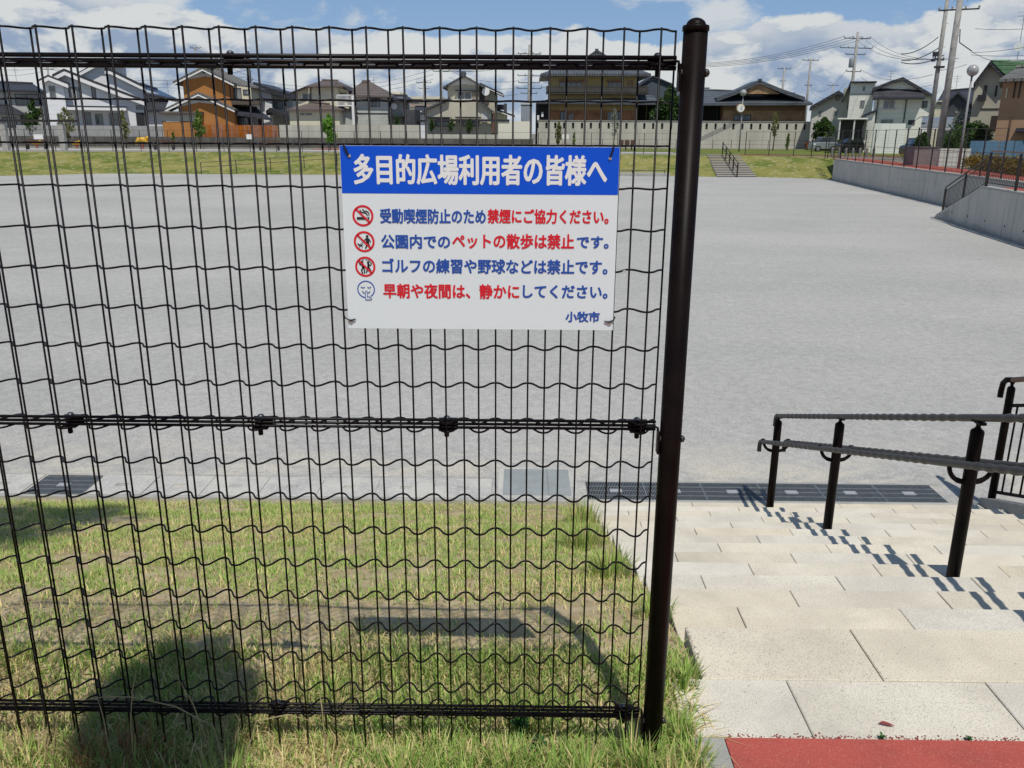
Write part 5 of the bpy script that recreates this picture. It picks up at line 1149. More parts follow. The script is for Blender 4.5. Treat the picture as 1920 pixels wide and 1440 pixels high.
# ------------------------------------------------------------------ far bank: stairs, railings, fences, benches, play springs
t = thing('far_stairs', None, None, (15, 66, 0), kind='structure')
M_step = mat('far_step_stone', (.46, .43, .38), (.40, .37, .33), scale=1, rough=.9)
ns = 13; A0, A1, B0, B1 = Vector((13.87, 61.9)), Vector((16.72, 62.25)), Vector((14.7, 69.9)), Vector((17.35, 70.3))
for k in range(ns):
    u0 = k/ns; u1 = (k+1)/ns; l0 = A0.lerp(B0, u0); r0 = A1.lerp(B1, u0); l1 = A0.lerp(B0, u1); r1 = A1.lerp(B1, u1); z1 = PZ+(-PZ+.03)*(k+1)/ns; z0 = z1-.16
    ob('step', MB().add([(l0.x, l0.y, z0-.3), (r0.x, r0.y, z0-.3), (r1.x, r1.y+.2, z0-.3), (l1.x, l1.y+.2, z0-.3), (l0.x, l0.y, z1), (r0.x, r0.y, z1), (r1.x, r1.y+.2, z1), (l1.x, l1.y+.2, z1)],
        [(0, 3, 2, 1), (4, 5, 6, 7), (0, 1, 5, 4), (1, 2, 6, 5), (2, 3, 7, 6), (3, 0, 4, 7)]), M_step, t)
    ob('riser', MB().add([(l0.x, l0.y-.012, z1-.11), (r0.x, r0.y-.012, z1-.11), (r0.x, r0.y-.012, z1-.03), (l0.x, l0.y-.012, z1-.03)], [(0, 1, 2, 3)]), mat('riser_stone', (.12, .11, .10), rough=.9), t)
t = thing('far_handrail', 'thin dark handrail down the middle of the distant stairs', 'handrail', (15.8, 66, 0))
P0 = Vector((15.25, 61.9, PZ)); P1 = Vector((16.0, 70.2, .05))
for k in range(5): p = P0.lerp(P1, k/4); ob('post', MB().tube([p, p+Vector((0, 0, .95))], .05, 6), M_farfence, t)
for h in (.95, .6): ob('rail', MB().tube([P0+Vector((0, -.2, h)), P1+Vector((0, .2, h))], .03, 5), M_farfence, t)
line_fence('bank_rail', 'low double handrail climbing the grass bank behind the mesh left of the sign', 'handrail', [(-22.4, 61.0, PZ+.0), (-9.0, 65.2, -.45), (-2.0, 66.5, -.2)], .8, 2.3, None, .03, (1.0, .62), rr=.022)
line_fence('ramp_rail', 'low double railing at the foot of the bank right of the sign', 'handrail', [(1, 62.7, PZ-.35), (10.3, 62.9, PZ-.35)], .75, 2.4, None, .03, (1.0,), rr=.03)
struct('bank_ramp', MB().box((-6, 62.3, PZ-.1), (10.6, 64, PZ+.20)), M_kerb)
line_fence('bank_top_fence', 'dark wire fence along the top of the far grass bank', 'fence', [(-60, 65.2, 0), (-40, 68.8, 0), (-24, 71.6, 0), (14.2, 71.6, 0)], 1.65, 2.15, None, .025, (1.0, .04), wires=.3, wr=.005)
line_fence('lawn_rail', 'low dark rail fence at the foot of the slotted wall', 'fence', [(3, 103, 0), (33, 103, 0)], .95, 2.2, None, .03, (1.0, .5))
line_fence('road_fence', 'low dark rail fence before the dark stone base', 'fence', [(-60, 90.5, 0), (2, 90.5, 0)], 1.0, 2.0, None, .025, (1.0, .5))
M_bench = mat('bench_brown', (.10, .055, .04), rough=.6)
def bench(px, Y, label, w_=1.8, back=True):
    c = at(px, 280, Y).x; t = thing('park_bench', label, 'bench', (c, Y, 0), 'park benches on the far path')
    for i in range(3): ob('seat_slat', MB().box((c-w_/2, Y-.2+.14*i, .42), (c+w_/2, Y-.09+.14*i, .46)), M_bench, t)
    if back:
        for i in range(2): ob('back_slat', MB().box((c-w_/2, Y+.24, .58+.16*i), (c+w_/2, Y+.28, .70+.16*i)), M_bench, t)
    for s_ in (-1, 1): ob('leg', MB().box((c+s_*(w_/2-.1)-.04, Y-.2, 0), (c+s_*(w_/2-.1)+.04, Y+.28, .42)), M_dark, t)
bench(69, 76, 'dark park bench at the far left by the pergola post'); bench(308, 77, 'dark park bench beside the yellow play animals'); bench(505, 77, 'dark park bench beyond the fence, left of the sign')
t = thing('park_bench', 'wide brown park bench in front of the slotted wall', 'bench', (12.3, 88, 0), 'park benches on the far path'); a = at(1160, 276, 88); c = at(1193, 276, 88)
ob('seat', MB().box((a.x, 88, .4), (c.x, 88.5, .48)), M_bench, t)
for i in range(3): xa = a.x+(c.x-a.x)*i/3; ob('back_panel', MB().box((xa+.05, 88.45, .5), (xa+(c.x-a.x)/3-.05, 88.52, 1.0)), M_bench, t); ob('leg', MB().box((xa+.1, 88.1, 0), (xa+.2, 88.4, .4)), M_dark, t)
M_yel = mat('play_yellow', (.62, .36, .03), rough=.5); M_redpl = mat('play_red', (.4, .06, .03), rough=.5)
for px, lb in ((70, 'small yellow and red play spring rider near the far left bench'), (145, 'small yellow play spring rider in the middle left'), (268, 'large yellow and orange play animal beside the bench')):
    big = 1.3 if px == 268 else .8; c = at(px, 280, 80).x; t = thing('spring_rider', lb, 'play rider', (c, 80, 0))
    ob('body', MB().tube([(c-.5*big, 80, .45), (c-.2*big, 80, .6*big), (c+.15*big, 80, .62*big), (c+.45*big, 80, .5)], [.10, .22*big, .22*big, .1], 10), M_yel, t, True)
    ob('head', MB().lathe((c+.42*big, 80, .75*big), [(.02, -.16), (.15, -.08), (.17, .03), (.1, .14), (.02, .17)], 10), M_yel, t, True)
    b = MB()
    pts = [(c+.12*math.cos(a_), 80+.12*math.sin(a_), .02+a_*.02) for a_ in np.linspace(0, 20, 40)]; ob('spring', b.tube(pts, .025, 4), M_redpl, t)
    ob('handle', MB().tube([(c+.25*big, 79.8, .72*big), (c+.25*big, 80.2, .72*big)], .03, 5), M_redpl, t)
# pergola at the left
t = thing('pergola', 'concrete columned pergola with dark beam at the far left', 'pergola', (X_(60, 70), 70, 0))
for px in (10, 118): c = at(px, 280, 71.5).x; zt = at(px, 230, 71.5).z; ob('column', MB().box((c-.22, 71.5, 0), (c+.22, 71.9, zt)), M_kerb, t)
a = at(-60, 225, 71.4); c = at(146, 225, 71.4); z_ = at(40, 226.5, 71.4).z; ob('beam', MB().box((a.x, 71.4, z_-.07), (c.x, 71.56, z_+.1)), M_farfence, t)
# notices on the far fence
for px, w_, lb in ((72, 16, 'small white notice board on the far fence at left'), (467, 9, 'small white square notice on the far fence by the wooden fence'), (1060, 14, 'white notice board before the slotted wall')):
    Y = 71.3 if px < 1000 else 96; a = at(px-w_/2, 261, Y); c = at(px+w_/2, 252, Y); t = thing('notice_board', lb, 'notice', (a.x, Y, a.z)); ob('panel', MB().box((a.x, Y-.02, a.z), (c.x, Y, c.z)), M_bw, t)
    ob('frame', MB().box((a.x-.02, Y+.002, a.z-.02), (c.x+.02, Y+.02, c.z+.02)), M_frame, t)

# ------------------------------------------------------------------ trees and shrubs
def leaf_mat(name, c, c2):
    m = bpy.data.materials.new(name); m.use_nodes = True; T = NT(m.node_tree); b = T.n['Principled BSDF']
    g = T.new('ShaderNodeNewGeometry'); r_ = g.outputs['Random Per Island']; T.put(b.inputs['Base Color'], T.mix(r_, c, c2)); b.inputs['Roughness'].default_value = .6; b.inputs['Specular IOR Level'].default_value = .25
    tr = T.new('ShaderNodeBsdfTranslucent'); T.put(tr.inputs[0], T.mix(r_, tuple(x*1.3 for x in c), tuple(x*1.5 for x in c2))); mx_ = T.new('ShaderNodeMixShader'); mx_.inputs[0].default_value = .3
    T.l.new(b.outputs[0], mx_.inputs[1]); T.l.new(tr.outputs[0], mx_.inputs[2]); T.l.new(mx_.outputs[0], T.n['Material Output'].inputs[0]); return m
L_dark = leaf_mat('dark_leaves', (.025, .06, .018), (.08, .14, .035)); L_mid = leaf_mat('mid_leaves', (.08, .15, .03), (.20, .28, .06)); L_bright = leaf_mat('bright_leaves', (.10, .24, .03), (.22, .40, .06))
L_olive = leaf_mat('olive_leaves', (.13, .14, .05), (.26, .26, .11)); L_brown = leaf_mat('browning_leaves', (.15, .09, .03), (.24, .14, .04)); L_hedge = leaf_mat('hedge_leaves', (.13, .11, .02), (.26, .17, .035)); L_silver = leaf_mat('silver_leaves', (.20, .22, .18), (.32, .33, .28))
L_rust = leaf_mat('rusty_leaves', (.16, .05, .03), (.24, .09, .04))
def leaves_mesh(name, centers, radii, n, size, m, seed=0, clump=.5):
    r = np.random.default_rng(seed); C_ = np.array(centers, float); Rr = np.array(radii, float); k = len(C_); idx = r.integers(0, k, n)
    d = r.normal(size=(n, 3)); d /= np.linalg.norm(d, axis=1)[:, None]; rad = r.random(n)**.45
    P = C_[idx]+d*Rr[idx]*rad[:, None]*(1+.25*np.sin(d[:, :1]*7+idx[:, None]))
    a = r.normal(size=(n, 3)); a /= np.linalg.norm(a, axis=1)[:, None]; b_ = np.cross(a, r.normal(size=(n, 3))); b_ /= np.linalg.norm(b_, axis=1)[:, None]
    s_ = size*(.6+.8*r.random(n))[:, None]; V = np.stack([P-a*s_, P+b_*s_*.45, P+a*s_, P-b_*s_*.45], 1).reshape(-1, 3)
    me = bpy.data.meshes.new(name); me.vertices.add(n*4); me.vertices.foreach_set('co', V.ravel().astype(np.float32)); me.loops.add(n*4); me.loops.foreach_set('vertex_index', np.arange(n*4, dtype=np.int32))
    me.polygons.add(n); me.polygons.foreach_set('loop_start', np.arange(0, n*4, 4, dtype=np.int32)); me.polygons.foreach_set('loop_total', np.full(n, 4, np.int32)); me.materials.append(m); me.update(calc_edges=True); return me
M_bark = mat('bark', (.11, .09, .07), (.07, .06, .05), scale=8, rough=.95)
def tree(label, px, Y, pyb, pyt, wpx, m, n=900, size=.1, stakes=False, zb=0, kind='tree', blobs=9, seed=1, trunk=.06, low=.25, name='tree'):
    c = at(px, pyt, Y); H = c.z-zb; W_ = wpx*Y/CF/2*1.12; n = int(n*1.9); r = random.Random(seed); x0 = at(px, pyb, Y).x; t = thing(name, label, kind, (x0, Y, zb)); C_ = []; Rr = []
    tr_ = MB().tube([(x0, Y, zb), (x0+.02*H, Y, zb+H*.45), (x0, Y, zb+H*.92)], [trunk, trunk*.75, trunk*.25], 7)
    for i in range(blobs):
        u = low+(1-low)*(i+.5)/blobs; wd = W_*math.sin(math.pi*min(1, (u-low)/(1-low)*.85+.12)); a_ = r.random()*6.28; q_ = r.random()*wd*.6
        ce = (x0+math.cos(a_)*q_, Y+math.sin(a_)*q_, zb+H*u); C_.append(ce); rr = max(.12*W_, wd*(.45+.3*r.random())); Rr.append((rr, rr, max(rr*.8, H/blobs*.6)))
        tr_.tube([(x0, Y, zb+H*max(.1, u-.15)), ce], [trunk*.4, trunk*.12], 4)
    ob('trunk', tr_, M_bark, t, True); o = ob('crown', leaves_mesh('crown', C_, Rr, n, size, m, seed), m, t)
    if stakes:
        for s_ in (-1, 1): ob('stake', MB().tube([(x0+s_*.35, Y-.2, zb), (x0+s_*.3, Y-.2, zb+.95)], .035, 6), M_bark, t)
        ob('stake_bar', MB().tube([(x0-.42, Y-.2, zb+.85), (x0+.42, Y-.2, zb+.85)], .035, 6), M_bark, t)
    return t
tree('dense dark evergreen between the dark roofed house and the white house', 66, 92.8, 240, 186, 34, L_dark, 1600, .16, blobs=8, seed=2, low=.1)
tree('thin young tree before the white house, left of two', 130, 82, 282, 202, 30, L_olive, 420, .11, True, seed=3)
tree('thin young tree before the white house, right of two', 238, 82, 282, 208, 22, L_olive, 330, .11, True, seed=4)
tree('light green young tree before the ochre annex', 376, 82, 276, 208, 24, L_mid, 900, .11, True, seed=5, low=.35)
tree('tiny sapling before the ochre annex', 327, 84, 276, 247, 9, L_mid, 120, .09, seed=6)
tree('bright green leafy tree just left of the notice sign', 619, 80, 284, 216, 32, L_bright, 1500, .12, seed=7, low=.25)
tree('rounded green shrub behind the pale wall by the grey house', 545, 94, 240, 226, 26, L_mid, 400, .13, seed=8, low=.2, kind='shrub', name='shrub', blobs=5)
tree('dark green shrub by the carport of the grey house', 745, 95, 240, 219, 22, L_dark, 400, .13, seed=9, kind='shrub', name='shrub', blobs=5)
tree('cloud pruned dark tree before the cream gabled house, left', 810, 93.2, 250, 227, 12, L_dark, 260, .1, seed=10, low=.7, blobs=4)
tree('cloud pruned dark tree before the cream gabled house, middle', 847, 93.2, 250, 226, 16, L_dark, 260, .1, seed=11, low=.7, blobs=4)
tree('cloud pruned dark tree before the cream gabled house, right', 881, 93.2, 250, 226, 18, L_dark, 360, .1, seed=12, low=.6, blobs=5)
tree('slender grey green tree at the left end of the slotted wall', 1046, 96, 276, 229, 18, L_olive, 420, .12, seed=13, low=.2)
tree('small conical shrub before the slotted wall near its left end', 1076, 96, 276, 248, 9, L_mid, 160, .1, seed=14, low=.1)
tree('sparse young tree with tall stake before the big Japanese house', 1150, 94, 276, 205, 26, L_silver, 170, .11, seed=15, low=.35)
tree('large dark tree between the Japanese houses beside the fence post', 1250, 109, 262, 163, 62, L_dark, 4200, .2, seed=16, low=.1, blobs=16, trunk=.2)
tree('dark tree glimpsed right of the fence post by the porch', 1290, 109, 262, 205, 26, L_dark, 900, .18, seed=17, low=.1)
tree('sparse sapling with tall pole before the low Japanese house', 1449, 92, 280, 212, 22, L_olive, 240, .11, seed=18, low=.4)
tree('small slender shrub on the lawn right of the tall sapling', 1476, 92, 278, 250, 11, L_mid, 180, .1, seed=19, low=.15)
tree('dense dark green tree behind the silver blue car', 1542, 93, 262, 222, 52, L_dark, 2200, .18, seed=20, low=.05, blobs=10)
tree('leafy silver grey tree over the pergola in front of the dark house', 1806, 62, 270, 214, 62, L_silver, 900, .14, seed=21, low=.75, blobs=8, trunk=.1)
tree('dark climbing plant mass below the silver tree', 1812, 60, 270, 236, 90, L_dark, 3000, .15, seed=22, low=.15, blobs=10, kind='shrub', name='shrub')
tree('low pine by the curved carport', 1728, 61, 280, 250, 26, L_dark, 900, .13, seed=23, low=.3, kind='shrub', name='shrub')
def hedge(label, pts, h, wdt, m, n, size=.09, seed=0, name='hedge', cat='hedge'):
    P = [Vector(p) for p in pts]; C_ = []; Rr = []; r = random.Random(seed); L = sum((b_-a_).length for a_, b_ in zip(P[:-1], P[1:])); t = thing(name, label, cat, P[0])
    for a_, b_ in zip(P[:-1], P[1:]):
        k = max(2, int((b_-a_).length/(wdt*.5)))
        for i in range(k): c_ = a_.lerp(b_, i/k); C_.append((c_.x, c_.y+r.uniform(-.1, .1), h*.48)); Rr.append((wdt*.45, wdt*.5, h*.52*r.uniform(.85, 1.1)))
    core = MB(); stems = MB()
    for c_ in C_: stems.tube([(c_[0], c_[1], 0), (c_[0]+.05, c_[1], h*.6)], .02, 4)
    ob('stems', stems, M_bark, t)['kind'] = 'stuff'; ob('foliage', leaves_mesh('foliage', C_, Rr, n, size, m, seed), m, t); return t
hedge('yellow brown clipped hedge along the terrace path, nearer stretch', [(22.7, 44.5, 0), (20.3, 33.5, 0)], .75, 1.1, L_hedge, 5200, .08, 31)
hedge('brownish clipped hedge along the terrace path, farther stretch', [(26.3, 60, 0), (24.6, 51.5, 0)], .6, 1.0, L_hedge, 3200, .09, 32)
hedge('yellow green hedge behind the near terrace guard rail', [(19.8, 31.5, 0), (18.2, 22, 0)], .9, 1.2, L_hedge, 5200, .07, 33)
hedge('rusty brown low shrub at the right end of the slotted wall', [(32.0, 98, 0), (36, 98, 0)], .95, 1.4, L_rust, 900, .13, 34, 'shrub', 'shrub')

# ------------------------------------------------------------------ grass on the verge
def grass_mat(name):
    m = bpy.data.materials.new(name); m.use_nodes = True; T = NT(m.node_tree); b = T.n['Principled BSDF']
    at_ = T.new('ShaderNodeVertexColor'); at_.layer_name = 'tint'; T.l.new(at_.outputs[0], b.inputs['Base Color']); b.inputs['Roughness'].default_value = .55; b.inputs['Specular IOR Level'].default_value = .3
    tr = T.new('ShaderNodeBsdfTranslucent'); T.l.new(at_.outputs[0], tr.inputs[0]); mx_ = T.new('ShaderNodeMixShader'); mx_.inputs[0].default_value = .33
    T.l.new(b.outputs[0], mx_.inputs[1]); T.l.new(tr.outputs[0], mx_.inputs[2]); T.l.new(mx_.outputs[0], T.n['Material Output'].inputs[0]); return m
M_grass = grass_mat('grass_blades')
def blades(name, P, H, Wd, lean, tint, m=None, kind='stuff', parent=None, seed=0):
    """P (n,3) roots, H heights, Wd widths, lean horizontal reach as a share of height, tint (n,3)"""
    r = np.random.default_rng(seed); n = len(P); a = r.random(n)*2*np.pi; dx_ = np.cos(a); dy_ = np.sin(a)
    s_ = np.stack([-dy_, dx_, np.zeros(n)], 1)*(Wd/2)[:, None]; L = np.stack([dx_, dy_, np.zeros(n)], 1)*(H*lean)[:, None]; up = np.zeros((n, 3)); up[:, 2] = H*np.sqrt(np.maximum(.03, 1-lean**2))
    V = np.stack([P-s_, P+s_, P+s_*.8+L*.3+up*.55, P-s_*.8+L*.3+up*.55, P+L+up*np.where(lean > .8, .7, 1)[:, None]], 1).reshape(-1, 3)
    me = bpy.data.meshes.new(name); me.vertices.add(n*5); me.vertices.foreach_set('co', V.ravel().astype(np.float32))
    base = np.arange(n)*5; li = np.stack([base, base+1, base+2, base+3, base+3, base+2, base+4], 1).ravel().astype(np.int32)
    me.loops.add(n*7); me.loops.foreach_set('vertex_index', li); me.polygons.add(n*2)
    ls = np.stack([np.arange(n)*7, np.arange(n)*7+4], 1).ravel().astype(np.int32); lt = np.tile(np.array([4, 3], np.int32), n); me.polygons.foreach_set('loop_start', ls); me.polygons.foreach_set('loop_total', lt)
    ca = me.color_attributes.new('tint', 'FLOAT_COLOR', 'POINT'); cc_ = np.ones((n, 5, 4), np.float32); cc_[:, :, :3] = tint[:, None, :]; ca.data.foreach_set('color', cc_.ravel())
    me.materials.append(m or M_grass); me.update(calc_edges=True); me.validate()
    o = bpy.data.objects.new(name, me); col.objects.link(o)
    if parent is not None: o.parent = parent; o.location = -Vector(parent.location)
    elif kind: o['kind'] = kind
    return o
def tints(n, dry, r):
    g1 = np.array([.22, .37, .07]); g2 = np.array([.46, .60, .16]); st = np.array([.85, .72, .36]); st2 = np.array([.56, .45, .22])
    u = r.random(n)[:, None]; c = g1*(1-u)+g2*u; k = (r.random(n) < dry)[:, None]; v = r.random(n)[:, None]
    return np.where(k, st*(1-v)+st2*v, c)*(.75+.5*r.random(n))[:, None]
def soil_h(x, y): return np.maximum(slope_z(y), PZ-.03)-.014+.02*(vnoise(x+50, y+50, 5, 3)-.5)
def field(n, x0, x1, y0, y1, seed, dens, hf, dryf, w_, name, label):
    r = np.random.default_rng(seed); x = x0+(x1-x0)*r.random(n); y = y0+(y1-y0)*r.random(n); keep = (r.random(n) < dens(x, y)) & (x < XL-.02-.045*(y < 2.05)); x, y = x[keep], y[keep]
    k = len(x); H = hf(x, y)*(.55+.9*r.random(k)); P = np.stack([x, y, soil_h(x, y)], 1); lean = (.45+.53*r.random(k)) if name == 'lawn_grass' else (.30+.68*r.random(k))
    return tag(blades(name, P, H, w_*(.6+.8*r.random(k)), lean, tints(k, dryf(x, y), r), seed=seed), label, 'grass')
def bare(x, y):                                     # worn strip of soil in front of the fence
    a_ = np.exp(-(((x+.25)/1.0)**2+((y-2.72)/.22)**2)); b_ = np.exp(-(((x+1.9)/.8)**2+((y-2.85)/.18)**2))*.6
    return np.clip(a_+b_, 0, 1)
clump = lambda x, y: vnoise(x+50, y+50, 4, 21)*.5+vnoise(x+50, y+50, 11, 22)*.5
def dens_mid(x, y): return np.clip((clump(x, y)*2.3-.45)*(1-1.05*bare(x, y)), .06, 1)*np.where(x < -.75*y-.9, .25, 1)*np.where(y > 6.15, .35, 1)
field(190000, -5.2, .55, 2.2, 6.3, 41, dens_mid, lambda x, y: .020+.026*clump(x, y), lambda x, y: .24+.24*(vnoise(x+50, y+50, 2.2, 23) > .58)+.35*bare(x, y), .0040, 'lawn_grass', 'short green and straw coloured grass on the slope behind the fence')
def dens_near(x, y): return np.clip(.25+1.1*clump(x, y), .15, 1)*(1-.6*bare(x, y))
field(64000, -2.3, .52, 1.15, 2.35, 42, dens_near, lambda x, y: .035+.035*clump(x, y)+.02*(y < 1.85), lambda x, y: .58-.28*(vnoise(x+50, y+50, 3, 25) > .55), .0040, 'verge_grass', 'longer mixed green and dry grass along the foot of the fence')
r = np.random.default_rng(43); n = 9000; x = -2.2+2.75*r.random(n); y = 1.15+1.15*r.random(n); k_ = vnoise(x+50, y+50, 6, 26) > .60; x, y = x[k_], y[k_]; n = len(x)
tag(blades('straw_litter', np.stack([x, y, soil_h(x, y)+.012*r.random(n)], 1), .05+.09*r.random(n), .0025+.002*r.random(n), np.full(n, .97), tints(n, .93, r), seed=43), 'dry straw litter lying among the grass under the fence', 'straw', kind='stuff')
def tuft(label, x0, y0, n, h, sprd, dry, seed, w_=.005, z0=None, name='grass_tuft', cat='grass tuft', leanm=.6, tint=None):
    r = np.random.default_rng(seed); a_ = r.random(n)*6.28; d_ = sprd*np.sqrt(r.random(n)); x = x0+d_*np.cos(a_); y = y0+d_*np.sin(a_); z = soil_h(x, y) if z0 is None else np.full(n, z0)
    T_ = tints(n, dry, r) if tint is None else np.array(tint)*(.7+.6*r.random(n))[:, None]
    o = blades(name, np.stack([x, y, z], 1), h*(.45+.6*r.random(n)), np.full(n, w_), .1+leanm*r.random(n), T_, seed=seed, kind=None); return tag(o, label, cat)
TU = [(.445, 1.96, 150, .085, .03, .2, 'bushy green grass tuft right of the foot of the fence post'), (.35, 1.80, 190, .12, .05, .15, 'tall green grass tuft in front of the foot of the fence post'), (.38, 1.72, 160, .12, .05, .25, 'green grass tuft at the bottom edge beside the kerb'),
      (.47, 1.86, 120, .09, .03, .2, 'green grass tuft leaning over the pale kerb'), (.30, 1.84, 150, .14, .05, .25, 'green grass tuft just left of the fence post foot'), (.18, 1.78, 150, .12, .06, .3, 'green grass tuft below the bottom rail near the post'),
      (-.02, 1.80, 150, .12, .05, .3, 'green grass tuft below the bottom rail under the sign'), (-.30, 1.78, 150, .10, .06, .35, 'green and straw grass tuft below the bottom rail, left of centre'), (.02, 2.02, 140, .09, .05, .05, 'dark green tuft behind the bottom rail under the sign'),
      (.50, 2.20, 110, .09, .05, .2, 'green tuft squeezed against the corner of the first stone slab'), (.50, 2.75, 140, .10, .07, .2, 'green tuft against the left edge of the upper stairs'), (.42, 3.5, 220, .16, .10, .2, 'tall green tuft beside the left edge of the stairs'),
      (.36, 4.3, 240, .20, .12, .25, 'tallest green tuft beside the middle of the stairs'), (.44, 5.3, 200, .20, .12, .35, 'tall straw tipped tuft near the foot of the stairs'), (-1.45, 1.72, 160, .14, .07, .2, 'green tuft at the lower left corner'),
      (-.72, 1.72, 150, .12, .08, .1, 'dark green tuft in the tree shadow at the bottom'), (-.55, 2.10, 140, .09, .06, .15, 'green tuft at the right rim of the round tree shadow')]
for i, (x, y, n, h, s_, d_, lb) in enumerate(TU): tuft(lb, x, y, n, h, s_, d_, 60+i)
tuft('reddish brown dead weed clump in the shadow below the bottom rail', -1.00, 1.77, 210, .13, .12, 1, 90, .0035, name='dead_weed', cat='weed', tint=(.30, .15, .07), leanm=.8)
tuft('tangle of dry straw stems left of the dead weed clump', -1.22, 1.79, 170, .13, .12, 1, 91, .003, name='dead_weed', cat='weed', tint=(.36, .28, .14), leanm=.9)
# tall bent seed stems
M_straw = mat('straw_stem', (.36, .30, .16), (.27, .21, .11), scale=30, rough=.7)
def stem(label, pts, Y, r_=.0016):
    P = [at(px, py, Y+.02*i) for i, (px, py) in enumerate(pts)]; P[0].z = min(P[0].z, 0.0)
    return tag(ob('dry_stem', MB().tube(P, [r_]*(len(P)-1)+[r_*.5], 5), M_straw), label, 'dry stem')
stem('long dry grass stem arching over the bottom rail at left', [(420, 1400), (400, 1362), (330, 1325), (250, 1307), (200, 1306), (150, 1314)], 1.80, .0018)
stem('dry upright stem crossing the round tree shadow, left', [(205, 1400), (195, 1350), (182, 1305)], 1.8)
stem('dry upright stem crossing the round tree shadow, middle', [(248, 1420), (245, 1350), (248, 1295), (256, 1255)], 1.8)
stem('dry stem leaning left across the round tree shadow', [(400, 1370), (362, 1320), (328, 1262)], 1.8)
stem('dry curved stem at the bottom rail left of centre', [(445, 1400), (480, 1352), (540, 1340), (585, 1352)], 1.78)
stem('fine dry stem right of the round tree shadow', [(610, 1380), (604, 1330), (598, 1290)], 1.8)
# broad leaved weed behind the rail under the sign
def leaf_plant(label, x, y, z, n, L, m_, seed, name='weed', cat='weed'):
    r = random.Random(seed); b = MB()
    for i in range(n):
        a_ = r.random()*6.28; el_ = r.uniform(.1, 1.1); l_ = L*r.uniform(.5, 1.1); base = Vector((x, y, z+r.uniform(0, L*.8))); d_ = Vector((math.cos(a_)*math.cos(el_), math.sin(a_)*math.cos(el_), math.sin(el_)))
        s_ = Vector((-math.sin(a_), math.cos(a_), 0))*l_*.28; nn = Vector((0, 0, -l_*.12))
        b.add([base, base+d_*l_*.45+s_, base+d_*l_+nn, base+d_*l_*.45-s_, base+d_*l_*.5-nn*.3], [(0, 1, 4), (1, 2, 4), (2, 3, 4), (3, 0, 4)])
    b.tube([(x, y, z-.01), (x+.005, y, z+L)], .0018, 4); return tag(ob(name, b, m_), label, cat)
L_weed = leaf_mat('weed_leaves', (.035, .11, .03), (.07, .17, .045))
leaf_plant('broad leaved dark green weed behind the bottom rail under the sign', at(975, 1330, 1.97).x, 1.97, 0, 30, .045, L_weed, 5)
leaf_plant('small broad leaved weed just right of the dark green one', at(1010, 1345, 1.9).x, 1.90, 0, 16, .035, L_weed, 6)
for px, py, lb in ((1655, 1380, 'tiny green weed in the joint by the red path, left'), (1818, 1380, 'tiny green weed in the joint by the red path, right')):
    p = at(px, py, 1.95); leaf_plant(lb, p.x, 1.952, 0.0, 22, .014, L_weed, px)
p = at(1655, 1357, 2.03); lf = MB().add([(-.022, .004, 0), (-.006, .010, .004), (.010, .004, .002), (.022, -.008, .001), (.004, -.007, .003), (-.012, -.002, .004)], [(0, 1, 5), (1, 2, 4), (1, 4, 5), (2, 3, 4)])
tag(ob('fallen_leaf', lf, mat('red_leaf', (.28, .05, .04), rough=.6), loc=(p.x, 2.01, .004)), 'small red fallen leaf on the front stone slab', 'leaf')
# stones in the verge
M_stone = mat('ochre_stone', (.36, .28, .14), (.28, .22, .13), scale=20, rough=.9, bump=.5, bscale=60)
def rock(label, px, py, Y, s_, seed):
    r = random.Random(seed); bm = bmesh_ico(s_, r); p = at(px, py, Y); o = bpy.data.objects.new('stone', bm); col.objects.link(o); o.location = (p.x, Y, s_*.25); bm.materials.append(M_stone); return tag(o, label, 'stone')
def bmesh_ico(s_, r):
    import bmesh as B
    bm = B.new(); B.ops.create_icosphere(bm, subdivisions=2, radius=s_)
    for v in bm.verts: v.co *= r.uniform(.86, 1.1); v.co.z *= .6; v.co.y *= .8
    me = bpy.data.meshes.new('stone'); bm.to_mesh(me); bm.free(); return me
rock('ochre pebble in the grass below the rail, larger of two', 872, 1376, 1.86, .016, 1); rock('flat ochre stone partly buried beside the larger pebble', 905, 1352, 1.90, .020, 2)
b = MB(); rr_ = random.Random(9)
for i in range(2600):
    x = rr_.uniform(-3.6, .5); y = rr_.choice((rr_.gauss(2.75, .25), rr_.uniform(1.9, 6.2))); s_ = rr_.uniform(.002, .0065); z = float(soil_h(np.array([x]), np.array([y]))[0])+.002
    b.add([(x-s_, y, z), (x, y-s_, z), (x+s_, y, z), (x, y+s_, z), (x, y, z+s_*.9), (x, y, z-s_)], [(0, 1, 4), (1, 2, 4), (2, 3, 4), (3, 0, 4)])
tag(ob('soil_pebbles', b, mat('pebble_grey', (.34, .31, .26), (.22, .20, .17), scale=90, rough=.9)), 'small pebbles scattered in the bare soil', 'pebbles', kind='stuff')

# ------------------------------------------------------------------ street trees behind the photographer (their crowns throw the shadows at lower left)
def big_tree(label, bx, by, blobs, n, seed, lean=None):
    t = thing('street_tree', label, 'tree', (bx, by, 0)); b = MB(); zc = min(c_[2] for c_ in blobs); tp = Vector(blobs[0][:3])
    fork = Vector((bx, by, zc*.6)); b.tube([(bx, by, -.1), fork.lerp(Vector((bx, by, 0)), .4), fork], [.09, .075, .06], 10)
    for c_ in blobs: b.tube([fork, fork.lerp(Vector(c_[:3]), .55)+Vector((0, 0, .1)), c_[:3]], [.045, .03, .012], 6)
    ob('trunk', b, M_bark, t, True); ob('crown', leaves_mesh('crown', [c_[:3] for c_ in blobs], [(c_[3],)*3 for c_ in blobs], n, .055, L_mid, seed), L_mid, t)
def up_sun(x, y, zg, z): k_ = (z-zg)/SUN.z; return (x+SUN.x*k_, y+SUN.y*k_, z)
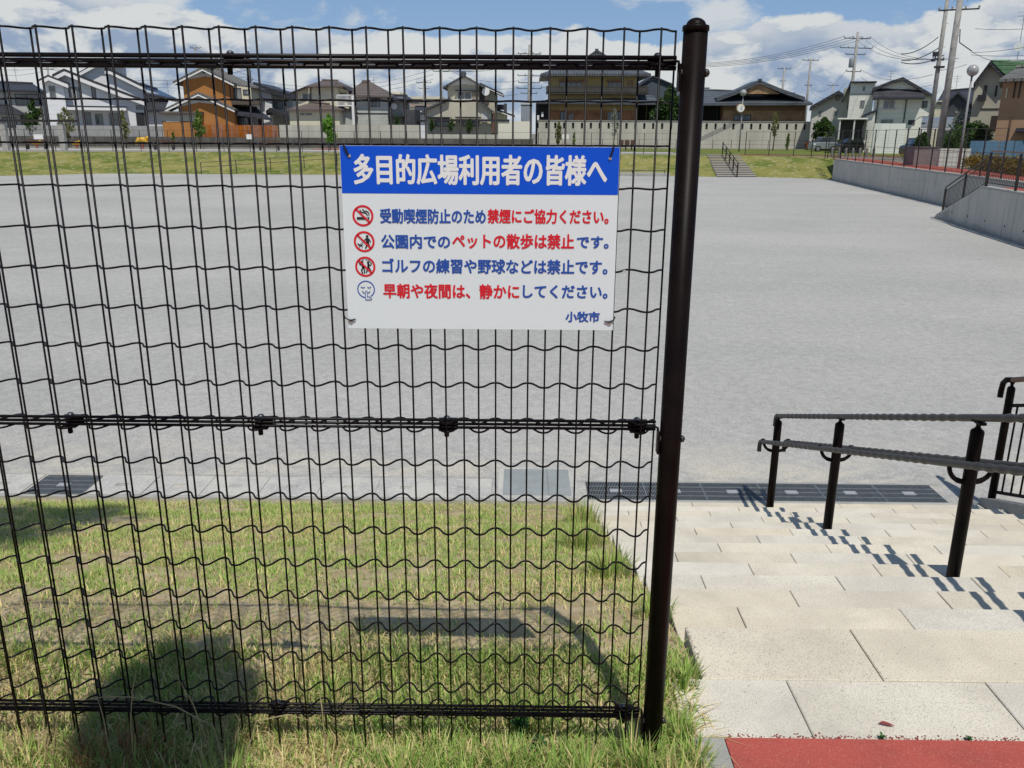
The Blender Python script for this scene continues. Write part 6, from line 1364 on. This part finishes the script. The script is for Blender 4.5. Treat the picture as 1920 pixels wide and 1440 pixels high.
bl = [up_sun(-1.00, 2.24, 0, 5.0)+(.13,), up_sun(-1.06, 2.12, 0, 5.3)+(.14,), up_sun(-.93, 2.10, 0, 5.2)+(.14,), up_sun(-.97, 1.94, 0, 5.4)+(.20,), up_sun(-.92, 1.72, 0, 5.5)+(.22,), up_sun(-.9, 1.4, 0, 5.6)+(.26,)]
big_tree('round crowned street tree standing behind the photographer', -.55, -1.3, bl, 7000, 71)
bl = [up_sun(-3.1, 5.2, -.9, 6.0)+(.5,), up_sun(-3.75, 5.3, -.95, 6.2)+(.5,), up_sun(-3.1, 4.3, -.6, 6.1)+(.45,), up_sun(-2.9, 3.5, -.35, 6.3)+(.30,), up_sun(-4.2, 4.6, -.7, 6.3)+(.6,), up_sun(-2.6, 2.75, -.1, 6.0)+(.35,)]
big_tree('loose crowned street tree left of the fence outside the frame', -3.9, .9, bl, 7500, 72)

# crumbs and grit along the front edge of the red paving, dead leaves and grit on the slabs
rr_ = random.Random(77)
def grit(name, label, n, fn, s0, s1, m):
    b = MB()
    for i in range(n):
        x, y, z = fn(); s_ = rr_.uniform(s0, s1); a_ = rr_.random()*6.28; c_, d_ = math.cos(a_)*s_, math.sin(a_)*s_
        b.add([(x-c_, y-d_, z), (x+d_*.7, y-c_*.7, z), (x+c_, y+d_, z), (x-d_*.7, y+c_*.7, z), (x, y, z+s_*.6)], [(0, 1, 4), (1, 2, 4), (2, 3, 4), (3, 0, 4)])
    return tag(ob(name, b, m), label, name.split('_')[-1], kind='stuff')
grit('red_crumbs', 'loose crumbs of red rubber along the front edge of the path', 420, lambda: (rr_.uniform(.57, 2.2), 1.953+abs(rr_.gauss(0, .008)), .001), .0012, .0042, mat('red_crumb', (.26, .06, .05), rough=.9))
grit('path_grit', 'pale and dark grit scattered over the red path', 260, lambda: (rr_.uniform(.57, 2.0), rr_.uniform(1.6, 1.94), .0042), .0006, .0018, mat('grit_pale', (.5, .42, .36), rough=.9))
grit('slab_grit', 'dark specks of dirt and grit lying on the upper slabs', 340, lambda: (rr_.uniform(.58, 2.4), rr_.uniform(1.96, 2.48), .0015), .0007, .0022, mat('grit_dark', (.09, .08, .07), rough=.9))
grit('edge_grit', 'soil and straw bits spilling over the left edge of the stairs', 130, lambda: (XL+abs(rr_.gauss(0, .007)), rr_.uniform(2.22, 2.49), .0015), .001, .0026, mat('grit_soil', (.20, .16, .10), rough=.95))
